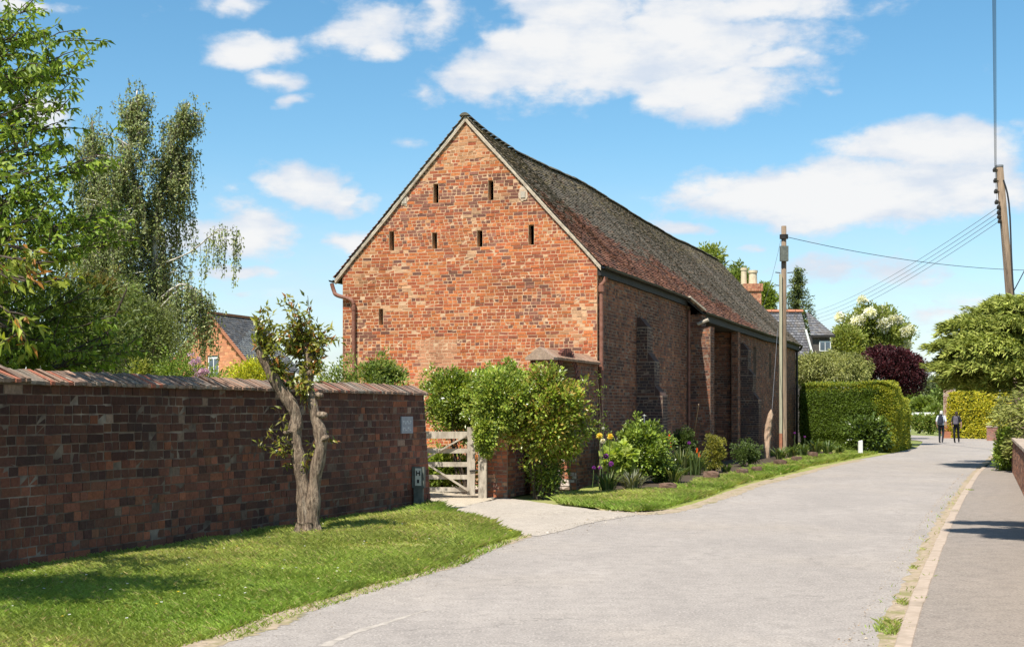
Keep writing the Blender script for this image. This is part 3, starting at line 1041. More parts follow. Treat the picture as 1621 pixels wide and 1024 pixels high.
def pipe(path, mat, r=.042, collars=()):
    a_ = Acc().tube(lerp_path(path, len(path) * 5), r, 9)
    o = a_.build('downpipe', mat, barn, True)
    for (x, y, z, rr, h) in collars:
        Acc().tube([(x, y, z - h), (x, y, z + h)], rr, 9).build('pipe_collar', mat, o)
    return o


pipe([(.19, .08, 4.66), (.14, .08, 4.55), (.075, .08, 4.46), (.075, .08, 4.3), (.075, .08, 2.0), (.075, .08, .2)], M['rust'], .048, [(.075, .08, 4.40, .075, .07), (.075, .08, 2.62, .065, .04), (.075, .08, 1.2, .06, .03)])
pipe([(.08, 9.62, 4.55), (.06, 9.62, 4.3), (.06, 9.62, 2.0), (.06, 9.62, .2)], M['rust'], .045, [(.06, 9.62, 3.2, .06, .03), (.06, 9.62, 1.4, .06, .03)])
xg, zg = gab(562, 478)
pipe([(-WD - .24, -.1, 4.70), (-WD - .18, -.10, 4.52), (-WD - .1, -.11, 4.42), (xg - .1, -.075, zg + .06), (xg, -.075, zg - .06), (xg, -.075, zg - .4), (xg, -.075, 1.2), (xg, -.075, .2)], M['rust'], .048, [(xg, -.075, zg - .16, .06, .04), (xg, -.075, 2.5, .06, .03)])
pipe([(.50, LEN + .12, 4.52), (.46, LEN + .12, 4.40), (.30, LEN + .06, 4.25), (.32, LEN - .1, 4.05), (.32, LEN - .1, .1)], M['black_iron'], .05)
# pale hip end where the near eaves meets the buttress
Acc().bar(roof_pt(np.array([9.05]), np.array([WD / 2 + .16]), 1)[0] + (0, 0, .04), roof_pt(np.array([9.72]), np.array([WD / 2 + .48]), 1)[0] + (0, 0, .05), .16, .05).build('valley_mortar', M['verge'], barn)
Acc().tube([(.30, 9.7, 4.18), (.62, 9.68, 4.30)], .05, 8).build('timber_stub', M['oak'], barn)

# ------------------------------------------------------------------ arched garden wall in front of the barn corner
def arch_wall():
    t = thing('arched_wall', 'tall brick wall with arched doorway butting the near corner of the barn', 'wall', (BC[0], BC[1], 0), TH)
    A_, Mm = Acc(), Acc()
    x0, x1 = -.42, 0.0
    L0, L1 = -1.62, -3.02
    zc, rad = 2.05, (L0 - L1) / 2
    yc = (L0 + L1) / 2

    def arch_lim(y):
        return zc + math.sqrt(max(0, rad * rad - (y - yc) ** 2))
    ops = []
    for z in np.arange(0, 2.8, .075):
        if z < zc:
            ops.append((L1, L0, z, z + .074))
        elif z + .037 < zc + rad:
            hw = math.sqrt(max(.0001, rad * rad - (z + .037 - zc) ** 2))
            ops.append((yc - hw, yc + hw, z + .001, z + .074))
    ops2 = [(a, b, c + .03, c + .045) for (a, b, c, d_) in ops]
    brick_wall(A_, Mm, (x1, 0, 0), (0, 1, 0), (1, 0, 0), -3.5, -.02, 0, 2.70, sp_, .075, ops2, mt=.40)
    brick_wall(A_, None, (0, -3.5, 0), (1, 0, 0), (0, -1, 0), x0, x1, 0, 2.70, gp, .075)
    brick_wall(A_, None, (0, L0, 0), (1, 0, 0), (0, -1, 0), x0, x1, 0, 2.05, palette([(.46, .2, .1), (.6, .5, .42), (.38, .14, .08)], [2, 2, 1]), .075)
    # ring of voussoirs
    for t_ in np.linspace(.06, math.pi - .06, 21):
        ci, si = math.cos(t_), math.sin(t_)
        p = np.array((x1 - .02, yc + (rad + .005) * ci, zc + (rad + .005) * si))
        q = np.array((x1 - .02, yc + (rad + .22) * ci, zc + (rad + .22) * si))
        A_.bar(p, q, .075, .085, (1, 0, 0), np.array((.15, .06, .045)) * rng.uniform(.7, 1.3))
    A_.build('brick', M['brick_side'], t, kind='stuff')
    Mm.build('mortar', M['mortar_side'], t)
    # sloping coping of tiles with a stone end block
    y = -3.28
    while y < -.05:
        c = Acc()
        V = [(x0 - .07, y, 2.70), (x1 + .09, y, 2.70), (x1 + .09, y, 2.75), ((x0 + x1) / 2, y, 2.93), (x0 - .07, y, 2.75)]
        V += [(a_, y + .098, b_ + .002) for (a_, _, b_) in V]
        c.add(V, [(0, 1, 6, 5), (1, 2, 7, 6), (2, 3, 8, 7), (3, 4, 9, 8), (4, 0, 5, 9)], np.array((.33, .20, .13)) * rng.uniform(.75, 1.2))
        c.F.append(np.array([[4, 3, 2, 1, 0], [5, 6, 7, 8, 9]]))
        c.build('coping_tile', M['coping'], t)
        y += .105
    c = Acc()
    V = [(x0 - .08, -3.57, 2.69), (x1 + .10, -3.57, 2.69), (x1 + .10, -3.57, 2.74), (-.21, -3.57, 2.95), (x0 - .08, -3.57, 2.74)]
    V += [(a_, -3.29, b_) for (a_, _, b_) in V]
    c.add(V, [(0, 1, 6, 5), (1, 2, 7, 6), (2, 3, 8, 7), (3, 4, 9, 8), (4, 0, 5, 9)])
    c.F.append(np.array([[4, 3, 2, 1, 0], [5, 6, 7, 8, 9]]))
    c.C = [np.tile((.36, .25, .18), (len(v), 1)) for v in c.V]
    c.build('end_stone', M['coping'], t)
    return t


arch_wall()

# gate pier and the low wall behind it
def gate_pier():
    p = G(768, 787)
    t = thing('gate_pier', 'stubby red brick gate pier half hidden by the climbing shrub', 'pier', (p[0], p[1], 0), TH)
    A_, Mm = Acc(), Acc()
    pl = palette([(.46, .16, .08), (.36, .12, .07), (.50, .27, .17), (.25, .1, .07)], [4, 4, 2, 2])
    brick_block(A_, Mm, 0, .46, 0, .5, 0, 1.5, pl, '-y+x-x')
    brick_block(A_, Mm, .05, .40, .5, 3.6, 0, 1.45, sp_, '+x')
    A_.build('brick', M['brick_gable'], t, kind='stuff')
    Mm.build('mortar', M['mortar_side'], t)
    c = Acc()
    V = [(-.06, -.06, 1.50), (.52, -.06, 1.50), (.52, .56, 1.50), (-.06, .56, 1.50), (-.06, -.06, 1.55), (.52, -.06, 1.55), (.52, .56, 1.55), (-.06, .56, 1.55), (.23, .25, 1.72)]
    c.add(V, [(0, 3, 2, 1), (0, 1, 5, 4), (1, 2, 6, 5), (2, 3, 7, 6), (3, 0, 4, 7)])
    c.F.append(np.array([(4, 5, 8), (5, 6, 8), (6, 7, 8), (7, 4, 8)]))
    c.build('cap', M['terracotta'], t)


gate_pier()

# ------------------------------------------------------------------ garden wall on the left
wdir = norm(np.array((.3563, .9344)))
WTH = -math.atan2(wdir[0], wdir[1])
wstart = np.array((-6.55, 9.66))
WLEN = float(np.linalg.norm(np.array((-1.36, 23.28)) - wstart))
gw = thing('garden_wall', 'long dark brick garden wall with a lichened tile coping beside the grass', 'wall', (wstart[0], wstart[1], 0), WTH)


def wtop(y):
    return np.interp(y, [0, 4.3, 9, WLEN], [1.92, 1.90, 1.82, 1.72]) - .0


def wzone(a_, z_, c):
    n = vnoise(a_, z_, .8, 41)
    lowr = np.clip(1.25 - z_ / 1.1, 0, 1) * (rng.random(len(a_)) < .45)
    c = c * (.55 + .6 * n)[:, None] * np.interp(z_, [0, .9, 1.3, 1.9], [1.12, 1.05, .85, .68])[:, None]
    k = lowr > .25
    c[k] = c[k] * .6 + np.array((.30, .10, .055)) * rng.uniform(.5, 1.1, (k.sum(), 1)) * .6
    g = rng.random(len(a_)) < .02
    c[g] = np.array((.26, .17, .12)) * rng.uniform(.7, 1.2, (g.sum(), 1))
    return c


wp = palette([(.185, .080, .052), (.145, .064, .044), (.105, .052, .04), (.235, .098, .058), (.33, .118, .06)], [30, 30, 22, 14, 3], wzone)
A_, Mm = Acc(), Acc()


def wscore(a_, z_, wd):
    X, Y = wstart[0] + wdir[0] * a_, wstart[1] + wdir[1] * a_
    u = 810.5 + F_PX * X / Y
    return np.where(u > 8, wd / Y, 0) + rng.uniform(0, .0006, len(a_))


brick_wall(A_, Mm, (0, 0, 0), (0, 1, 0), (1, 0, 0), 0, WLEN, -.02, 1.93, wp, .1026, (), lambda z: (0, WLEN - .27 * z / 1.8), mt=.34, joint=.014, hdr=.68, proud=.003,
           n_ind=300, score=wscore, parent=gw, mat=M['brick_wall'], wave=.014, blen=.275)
# battered end
for r in range(19):
    z = -.02 + r * .1026
    ye = WLEN - .27 * (z + .051) / 1.8
    x = -.34
    while x < -.03:
        wd = .115 if rng.random() < .5 else .21
        A_.box(x + .006, min(x + wd, 0) - .004, ye - .03, ye + .008 + rng.uniform(-.003, .004), z + .007, z + .096, wp(np.array([WLEN]), np.array([z]))[0] * 1.5)
        x += wd
# trim bricks above the falling top line
A_.build('brick', M['brick_wall'], gw, kind='stuff')
Mm.build('mortar', M['mortar_wall'], gw)
# coping of cut tiles, each a wedge
y = .0
while y < WLEN - .24:
    step = rng.uniform(.066, .084)
    h0 = 1.93
    c = Acc()
    far = y > 4.7
    ov, hr = .055 + rng.uniform(-.012, .014), .155 + rng.uniform(-.012, .012) * (1 if far else 2.4)
    sk = .10 if far else .12 + rng.uniform(-.03, .03)
    dz = rng.uniform(-.006, .006) + (.018 if y < 4.6 else 0)
    w_ = step - .006
    V = [(ov, y, h0 + dz), (ov, y, h0 + .035 + dz), (-.17, y - sk, h0 + hr + dz), (-.34 - ov, y, h0 + .03), (-.34 - ov, y, h0)]
    V += [(a_, b_ + w_, c_ + rng.uniform(-.004, .004)) for (a_, b_, c_) in V]
    base = np.array([(.30, .20, .145), (.22, .15, .115), (.36, .22, .15), (.26, .21, .165)][rng.integers(4)])
    if rng.random() < .07:
        base = np.array((.36, .13, .08))
    base = base * rng.uniform(.75, 1.15)
    c.add(V, [(0, 1, 6, 5), (1, 2, 7, 6), (2, 3, 8, 7), (3, 4, 9, 8), (4, 0, 5, 9)], base)
    c.F.append(np.array([[0, 4, 3, 2, 1], [5, 6, 7, 8, 9]]))
    c.build('coping_tile', M['coping'], gw)
    y += step
Acc().box(-.36, .02, 0, WLEN - .26, 1.925, 1.985).build('coping_bed', M['mortar_wall'], gw)

# slate name plate with two lines of worn lettering
def wall_pt(u, v):
    k = (u - 810.5) / F_PX
    s = (wstart[0] - k * wstart[1]) / (k * wdir[1] - wdir[0])
    Y = wstart[1] + s * wdir[1]
    return s, CAMH + (HOR - v) / F_PX * Y


s0, z0 = wall_pt(633, 686)
s1, z1 = wall_pt(651, 659)
sg = thing('name_plate', 'small grey slate name plate with two worn lines fixed to the garden wall', 'sign', (*(wstart + wdir * s0), 0), WTH)
hh = z1 - z0
Acc().box(.010, .032, 0, (s1 - s0), z0, z0 + hh).build('slate', M['sign'], sg)
for ln, (zb, ns) in enumerate(((z0 + hh * .55, 5), (z0 + hh * .16, 4))):
    a_ = Acc()
    for i in range(ns):
        yb = (s1 - s0) * (.12 + .76 * i / ns)
        wd = (s1 - s0) * .76 / ns * .7
        a_.box(.032, .035, yb, yb + wd * .3, zb, zb + hh * .2)
        a_.box(.032, .0345, yb + wd * .3, yb + wd, zb + hh * (.0 if i % 2 else .13), zb + hh * (.06 if i % 2 else .2))
    a_.build('worn_lettering', M['sign_mark'], sg)

# marker post at the foot of the wall
sm_, _ = wall_pt(654, 760)
mk0 = wstart + wdir * sm_ + np.array((wdir[1], -wdir[0])) * .10
mk = thing('marker_post', 'short grey concrete marker post with pale plate against the garden wall', 'post', (mk0[0], mk0[1], 0.02), R(-8))
a_ = Acc()
a_.add([(-.07, -.05, 0), (.07, -.05, 0), (.07, .05, 0), (-.07, .05, 0), (-.075, -.05, .40), (.075, -.05, .40), (.075, .05, .40), (-.075, .05, .40)], BOXF)
a_.build('shaft', M['post_grey'], mk)
Acc().box(-.10, .10, -.06, .06, .40, .74).build('head', M['post_grey'], mk)
pl = Acc().box(-.045, .055, -.075, -.06, .44, .72).build('plate', M['plate'], mk)
a_ = Acc()
a_.box(-.03, -.012, -.079, -.075, .60, .68)
a_.box(.022, .04, -.079, -.075, .60, .68)
a_.box(-.012, .022, -.079, -.075, .632, .65)
a_.box(-.012, .022, -.079, -.075, .48, .54)
a_.build('plate_mark', M['dark'], pl)

# ------------------------------------------------------------------ foliage tools
def add_leaves(acc, P, T, L, Wd, C, fold=.18, droop=.12, tint=(1.75, 1.58, 1.15)):
    n = len(P)
    L = np.broadcast_to(np.asarray(L, float), (n,))[:, None]
    Wd = np.broadcast_to(np.asarray(Wd, float), (n,))[:, None]
    S = norm(np.cross(T, np.array((-.25, -.45, .85)) + runit(n) * .75))
    N = np.cross(S, T)
    C = np.asarray(C) * np.array(tint)
    V = np.stack([P, P + T * L * .45 + S * Wd * .5 + N * fold * Wd, P + T * L - N * droop * L, P + T * L * .45 - S * Wd * .5 + N * fold * Wd], 1)
    acc.add(V.reshape(-1, 3), np.arange(n * 4).reshape(n, 4), np.repeat(C, 4, 0))


def leafcol(pal, n, var=.22):
    pal = np.array(pal, float)
    return pal[rng.integers(len(pal), size=n)] * rng.uniform(1 - var, 1 + var, (n, 1))


def part(acc, name, mat, parent, smooth=False, kind=None):
    """mesh given in world coordinates, hung under an unrotated parent"""
    o = acc.build(name, mat, parent, smooth, kind)
    o.location = -parent.location
    return o


def clumps(acc, C, r, per, L, Wd, pal, up=.25, out_from=None, flat=1.0, dark=.25, tint=(1.75, 1.58, 1.15)):
    """leaf clumps round the centres C"""
    C = np.asarray(C, float)
    k = len(C)
    r = np.broadcast_to(np.asarray(r, float), (k,))
    idx = np.repeat(np.arange(k), per)
    n = len(idx)
    off = runit(n) * (rng.random((n, 1)) ** .45) * r[idx][:, None] * np.array((1, 1, flat))
    P = C[idx] + off
    T = norm(off + runit(n) * .7 * r[idx][:, None] + np.array((0, 0, up)) * r[idx][:, None])
    if out_from is not None:
        T = norm(T + norm(P - np.asarray(out_from)) * .5)
    tone = rng.uniform(1 - dark, 1 + dark, k)[idx][:, None]
    add_leaves(acc, P, T, L * rng.uniform(.65, 1.2, n), Wd * rng.uniform(.65, 1.2, n), leafcol(pal, n) * tone, tint=tint)


def shrub(name, label, cat, base, ctr, rad, ncl, per, cr, L, Wd, pal, mat='leaf', group=None, stems=7, zmin=None, shell=.55, part_name='foliage', bark='bark_dark', extra=None, up=.25, lump=.32):
    t = thing(name, label, cat, base, 0, group)
    ctr, rad = np.array(ctr, float), np.array(rad, float)
    D = runit(ncl)
    f = shell + (1 - shell) * rng.random((ncl, 1))
    lumpy = 1 + lump * (vnoise(D[:, 0] * 2 + ctr[0], D[:, 2] * 2 + D[:, 1] * 3, 1.7, 77)[:, None] - .5) * 2
    C = ctr + D * f * lumpy * (rad - cr * .6)
    stray = rng.random(ncl) < .16
    C[stray] = ctr + D[stray] * rad * rng.uniform(.95, 1.22, (stray.sum(), 1))
    if zmin is not None:
        C[:, 2] = np.maximum(C[:, 2], zmin + rng.uniform(0, .1, ncl))
    a_ = Acc()
    clumps(a_, C[~stray], cr * rng.uniform(.5, 1.35, (~stray).sum()), per, L, Wd, pal, out_from=ctr, up=up, dark=.34)
    if stray.any():
        clumps(a_, C[stray], cr * rng.uniform(.35, .7, stray.sum()), max(6, per // 4), L, Wd, pal, out_from=ctr, up=up)
    part(a_, part_name, M[mat], t)
    if stems:
        s = Acc()
        b = np.array(base, float)
        for q in C[rng.integers(ncl, size=stems)]:
            mid = (b + q) / 2 + rng.normal(0, .1, 3) * rad
            r0 = .012 + .02 * rad[0]
            s.tube(lerp_path([b + rng.normal(0, .04, 3) * np.array((1, 1, 0)), mid, q], 7), np.linspace(r0, r0 * .3, 7), 5)
        part(s, 'stem', M[bark], t)
    return t


def limb_path(p, q, arc=.12, n=9, wob=.03):
    p, q = np.array(p, float), np.array(q, float)
    L = np.linalg.norm(q - p)
    mid = (p + q) / 2 + np.array((0, 0, arc * L)) + rng.normal(0, wob, 3) * L
    return lerp_path([p, mid, q], n)


def leafy_limb(wood, leaf, pts, r0, twigs, tl, per, L, Wd, pal, hang=.5, start=.3):
    """a limb with side twigs and leaves strung along them"""
    n = len(pts)
    wood.tube(pts, np.linspace(r0, r0 * .2, n), 5)
    ax = norm(pts[-1] - pts[0])
    for k in range(twigs):
        f = start + (1 - start) * (k + rng.random()) / twigs
        b = pts[min(n - 1, int(f * (n - 1)))] + (pts[min(n - 1, int(f * (n - 1)) + 1)] - pts[min(n - 1, int(f * (n - 1)))]) * rng.random()
        dr = norm(ax * .8 + runit(1)[0] * np.array((1, 1, .45)) + np.array((0, 0, .12)))
        ln = tl * rng.uniform(.5, 1.2) * (1.15 - .5 * f)
        q = b + dr * ln
        tw = limb_path(b, q, .06, 5)
        wood.tube(tw, np.linspace(r0 * .22 + .003, .003, 5), 4)
        m = max(4, int(per * ln / tl))
        g = rng.random(m) ** .8
        P = b + (q - b) * g[:, None] + rng.normal(0, .018, (m, 3))
        T = norm(dr * .5 + runit(m) * .8 + np.array((0, 0, -hang)))
        add_leaves(leaf, P, T, L * rng.uniform(.6, 1.2, m), Wd * rng.uniform(.7, 1.15, m), leafcol(pal, m) * rng.uniform(.8, 1.2), .15, .2)


# ------------------------------------------------------------------ gate and its post
gp0 = G(757, 788)
gt = thing('field_gate', 'weathered grey five-bar wooden gate closing the gravel drive', 'gate', (gp0[0] - .06, gp0[1], 0), R(-4))
GW = 3.0
Acc().box(-.15, 0, -.04, .04, .06, 1.36).build('stile', M['oak'], gt)
Acc().box(-GW, -GW + .12, -.04, .04, .06, 1.25).build('stile', M['oak'], gt)
for z, h in ((1.14, .135), (.86, .09), (.60, .09), (.36, .085), (.12, .085)):
    Acc().box(-GW + .10, -.14, -.028, .022, z, z + h).build('rail', M['oak'], gt)
for p, q in (((-.12, -.04, .14), (-1.05, -.04, .74)), ((-.16, -.045, 1.20), (-1.05, -.045, .70)), ((-1.05, -.04, .70), (-2.0, -.04, 1.18)), ((-1.05, -.045, .74), (-2.6, -.045, .14))):
    Acc().bar(p, q, .03, .10, (0, 1, 0)).build('brace', M['oak'], gt)
Acc().bar((-.10, -.05, .52), (.10, -.05, .54), .03, .03).build('latch', M['black_iron'], gt)
gpo = thing('gate_post', 'square weathered oak post beside the field gate', 'post', (gp0[0] + .09, gp0[1], 0), R(-6))
a_ = Acc()
a_.add([(-.08, -.08, 0), (.08, -.08, 0), (.08, .08, 0), (-.08, .08, 0), (-.08, -.08, .98), (.08, -.08, .98), (.08, .08, .98), (-.08, .08, .98), (0, 0, 1.03)], [(0, 3, 2, 1), (0, 1, 5, 4), (1, 2, 6, 5), (2, 3, 7, 6), (3, 0, 4, 7)])
a_.F.append(np.array([(4, 5, 8), (5, 6, 8), (6, 7, 8), (7, 4, 8)]))
a_.build('shaft', M['oak'], gpo)

# ------------------------------------------------------------------ pollarded tree on the verge
tb = G(489, 857)
TY = tb[1]
pt = thing('pollarded_tree', 'pollarded two-stemmed tree with leafy sprouts on the grass verge', 'tree', tb)
a_ = Acc()


def wpx(lst, Y):
    return [W(u, v, Y + dy) for (u, v, dy) in lst]


def stem(path, rad, n=14):
    p = lerp_path(path, 40)
    r = np.interp(np.linspace(0, 1, 40), np.linspace(0, 1, len(rad)), rad)
    r = r * (1 + .07 * np.sin(np.arange(40) * 1.1) + rng.uniform(-.05, .05, 40))
    off = a_.n
    a_.tube(p, r, n, rough=.09)
    return p


lp = stem(wpx([(480, 862, 0), (483, 815, 0), (478, 755, 0), (467, 690, .02), (468, 655, .03), (440, 610, .0), (424, 580, -.03), (409, 551, -.05)], TY), [.125, .10, .082, .08, .08, .08, .068, .06])
rp = stem(wpx([(495, 863, -.03), (495, 815, -.05), (499, 755, -.07), (509, 700, -.1), (498, 655, -.07), (489, 610, -.03), (490, 570, 0), (487, 545, .02)], TY), [.125, .095, .078, .084, .066, .06, .06, .07])
for (u, v, dx, dy, r0) in ((470, 864, -.16, -.08, .06), (508, 864, .17, -.10, .06), (488, 866, .0, -.2, .07), (480, 864, -.1, .15, .06)):
    p = tb + np.array((dx * .5, dy * .5, .22))
    a_.tube(lerp_path([p, tb + np.array((dx * .9, dy * .9, .08)), tb + np.array((dx * 1.35, dy * 1.4, -.03))], 6), np.linspace(r0 * 1.3, r0 * .7, 6), 7, rough=.1)
for p in (rp[22], rp[26], lp[18], rp[30], rp[17]):
    d_ = norm(rng.normal(size=3) * np.array((1, 1, .3)) + np.array((.3, -.6, 0)))
    a_.tube([p, p + d_ * .12, p + d_ * .17], [.05, .045, .03], 8, rough=.1)
part(a_, 'trunk', M['bark'], pt, True)
for p, r_ in ((lp, .065), (rp, .075)):
    e = p[-1]
    d_ = norm(p[-1] - p[-3])
    c_ = Acc().tube([e, e + d_ * .012], r_ * .93, 12)
    part(c_, 'sawn_end', M['bark_cut'], pt)
lf, sh = Acc(), Acc()
ppal = [(.13, .155, .03), (.10, .13, .022), (.16, .16, .035), (.12, .145, .03), (.19, .095, .035), (.075, .10, .02), (.14, .15, .04)]
spots = [(lp[-1 - i], 1.0) for i in (0, 2, 4, 6, 8, 10, 12)] + [(rp[-1 - i], 1.2) for i in (0, 1, 3, 5, 7, 9, 11, 13)]
tips = [W(u, v, TY + rng.uniform(-.3, .3)) for (u, v) in ((408, 505), (418, 488), (428, 500), (438, 515), (448, 482), (455, 470), (463, 476), (470, 490), (476, 500), (487, 468), (482, 500), (497, 515), (505, 520), (520, 518), (533, 535), (515, 545), (430, 530), (445, 530), (460, 520), (470, 530), (455, 560), (440, 560), (470, 580), (465, 600), (450, 585), (475, 560), (505, 560), (500, 580), (480, 620), (425, 545), (415, 530), (450, 545), (462, 548), (472, 612), (510, 540))]
tips += [p + rng.normal(0, .08, 3) for p in tips[16:] for _ in range(2)]
for q in tips:
    b = min((s[0] for s in spots), key=lambda s: np.linalg.norm(s - q) + rng.uniform(0, .15))
    path = lerp_path([b, b * .5 + q * .5 + rng.normal(0, .03, 3), q], 8)
    sh.tube(path, np.linspace(.011, .003, 8), 4)
    m = 34
    g = rng.uniform(.08, 1.02, m)
    P = b + (q - b) * g[:, None] + rng.normal(0, .03, (m, 3))
    T = norm(norm(q - b) * .6 + runit(m) * .9)
    c = leafcol(ppal, m)
    add_leaves(lf, P, T, rng.uniform(.06, .135, m), rng.uniform(.026, .046, m), c, .2, .25)
# side sprays lower on the stems
for (b, ends) in ((lp[14], ((408, 705), (430, 715), (418, 690), (440, 720), (425, 680), (436, 700))), (lp[12], ((445, 665), (438, 645), (448, 650), (452, 735))), (rp[19], ((482, 735), (478, 745), (485, 750), (530, 700)))):
    for (u, v) in ends:
        q = W(u, v, TY + rng.uniform(-.25, .15))
        sh.tube(lerp_path([b, (b + q) / 2 + np.array((0, 0, .03)), q], 6), np.linspace(.008, .003, 6), 4)
        m = 16
        g = rng.uniform(.3, 1.02, m)
        add_leaves(lf, b + (q - b) * g[:, None] + rng.normal(0, .02, (m, 3)), norm(norm(q - b) * .6 + runit(m) * .8), rng.uniform(.05, .11, m), rng.uniform(.02, .034, m), leafcol(ppal, m), .2, .25)
part(lf, 'leaves', M['leaf_gloss'], pt)
part(sh, 'shoots', M['bark_dark'], pt)

# ------------------------------------------------------------------ trees behind the garden wall
cb = np.array((-8.3, 16.2, 0))
ct = thing('cherry_tree', 'bright green leafy cherry tree leaning in from the left edge over the wall', 'tree', cb)
wd_, lf = Acc(), Acc()
cpal = [(.12, .19, .03), (.09, .155, .025), (.16, .225, .045), (.07, .12, .02)]
cpal2 = [(.06, .10, .018), (.045, .08, .014), (.09, .135, .025)]
trunk = lerp_path([cb, cb + (0.1, -.1, 1.6), cb + (.25, -.2, 3.4), cb + (.2, -.3, 5.2)], 16)
wd_.tube(trunk, np.linspace(.24, .09, 16), 9, rough=.06)
tips = [(112, 118, 15), (95, 65, 15.3), (80, 100, 14.6), (40, 18, 15.6), (60, 60, 15), (95, 175, 15), (75, 150, 14.5), (70, 205, 15.2), (40, 110, 14.5), (30, 170, 14.4), (150, 252, 15), (110, 262, 14.5), (90, 240, 15.5), (50, 230, 14.2), (55, 300, 14.4), (100, 310, 15), (20, 280, 14), (158, 338, 15.2), (130, 355, 14.8), (165, 392, 15), (150, 365, 15.6), (110, 380, 14.4), (60, 345, 14.1), (125, 410, 14.8), (80, 400, 14.2), (20, 60, 15), (10, 130, 14.6), (5, 210, 14.3), (-40, 90, 15), (-60, 180, 15), (-50, 280, 14.6), (-80, 40, 16), (-140, 120, 16), (-150, 240, 15.5), (-220, 160, 16.5), (30, 320, 14.6), (10, 90, 15.4), (60, 130, 15.6), (35, 200, 15.6), (85, 350, 15.8)]
for (u, v, Y) in tips:
    q = W(u, v, Y)
    b = trunk[int(np.clip(np.interp(q[2], [2.2, 5.8], [3, 15]), 2, 15)) - 1]
    leafy_limb(wd_, lf, limb_path(b, q, .10, 10), .026, 21, .72, 38, .092, .042, cpal, .55, .3)
for (u, v, Y) in [(130, 470, 16), (170, 545, 16.5), (110, 540, 16), (60, 500, 15.5), (20, 540, 15.5), (190, 560, 17), (140, 575, 16.5), (80, 570, 16), (30, 580, 15.6), (60, 440, 15.5), (10, 460, 15), (-30, 520, 15), (100, 500, 17), (150, 510, 17.5), (40, 470, 17), (0, 420, 16.5), (70, 530, 17), (120, 590, 17)]:
    q = W(u, v, Y)
    leafy_limb(wd_, lf, limb_path(trunk[4], q, .04, 10), .028, 18, .8, 38, .105, .045, cpal2 if rng.random() < .6 else cpal, .6, .3)
# the nearest spray, larger in view
for (u, v, Y) in [(35, 395, 12.4), (60, 450, 12.6), (22, 500, 12.2), (75, 420, 12.8), (12, 440, 12.0), (40, 540, 12.6), (88, 455, 13)]:
    q = W(u, v, Y)
    leafy_limb(wd_, lf, limb_path(W(-150, 430, 13.2), q, .06, 8), .03, 7, .5, 13, .13, .05, [(.17, .21, .05), (.12, .17, .03), (.14, .18, .04), (.10, .14, .025), (.15, .19, .04), (.20, .10, .03)], .4, .4)
part(lf, 'crown', M['leaf'], ct)
part(wd_, 'trunk', M['bark_dark'], ct, True)

# silver birch: three leaders and hanging strands
bb = W(215, 652, 29) * np.array((1, 1, 0))
bt = thing('birch_tree', 'tall weeping silver birch with pale stems and hanging grey-green strands', 'tree', bb)
wd_, lf, tw = Acc(), Acc(), Acc()
leaders = [[(205, 700, 0), (190, 560, 0), (178, 430, 0), (185, 330, -.2), (208, 230, -.2), (217, 143, 0)],
           [(225, 700, 0), (235, 560, .2), (243, 430, .3), (250, 330, .3), (268, 240, .2), (300, 163, 0)],
           [(200, 700, 0), (170, 560, .3), (160, 440, .5), (152, 330, .5), (148, 250, .4), (146, 190, .3)]]
LP = []
for ld in leaders:
    p = lerp_path([W(u, v, 29 + dy) for (u, v, dy) in ld], 30)
    wd_.tube(p, np.linspace(.12, .012, 30), 8, rough=.05)
    LP.append(p)
env = [[(143, 6), (165, 20), (200, 32), (250, 44), (300, 58), (350, 60), (400, 62), (450, 66), (520, 70), (590, 70)],
       [(163, 8), (185, 26), (210, 36), (260, 38), (310, 48), (370, 66), (420, 62), (470, 52), (520, 52), (580, 52)],
       [(190, 8), (210, 22), (240, 32), (300, 40), (350, 45), (400, 50), (450, 50), (520, 56), (590, 56)]]
bpal = [(.13, .175, .085), (.105, .145, .066), (.17, .21, .12), (.085, .12, .055), (.21, .24, .15)]


def strand(b, ln, per=46, L=.062, Wd=.042):
    q = b + np.array((rng.normal(0, .06), rng.normal(0, .06), -ln))
    m = max(8, int(per * ln))
    g = rng.random(m)
    P = b + (q - b) * g[:, None] + rng.normal(0, .035, (m, 3))
    T = norm(runit(m) * .8 + np.array((0, 0, -.7)))
    add_leaves(lf, P, T, L * rng.uniform(.7, 1.25, m), Wd * rng.uniform(.7, 1.2, m), leafcol(bpal, m) * rng.uniform(.75, 1.25), .1, .1)
    tw.tube([b, (b + q) / 2, q], [.005, .004, .003], 3, cap=False)


for li, p in enumerate(LP):
    ev = np.array(env[li])
    nb = (68, 72, 46)[li]
    for k in range(nb):
        v = ev[0, 0] + (560 - ev[0, 0]) * (k + rng.random()) / nb
        hw = np.interp(v, ev[:, 0], ev[:, 1]) * 1.3
        zz = CAMH + (HOR - v) / F_PX * 29
        j = int(np.argmin(np.abs(p[:, 2] - (zz - .35))))
        ang = rng.uniform(0, 2 * np.pi)
        rr = hw / F_PX * 29 * (.15 + .85 * rng.random() ** .7)
        jt = int(np.argmin(np.abs(p[:, 2] - zz)))
        q = p[jt] + np.array((math.cos(ang) * rr, math.sin(ang) * rr * .9, 0))
        q[2] = zz
        bp_ = limb_path(p[j], q, .12, 6)
        wd_.tube(bp_, np.linspace(.022, .005, 6), 4)
        big = rng.uniform(.5, 1.3)
        for s in range(int(19 * big)):
            f = rng.uniform(.5, 1.0)
            b = bp_[int(f * 5)] + rng.normal(0, .13 * big, 3) * np.array((1, 1, .5))
            strand(b, rng.uniform(.25, .95) * big * (1 if v > 220 else .55))
    for k in range(46):
        tp = p[rng.integers(22, 30)]
        strand(tp + rng.normal(0, .13, 3) + np.array((0, 0, .10)), rng.uniform(.15, .4))
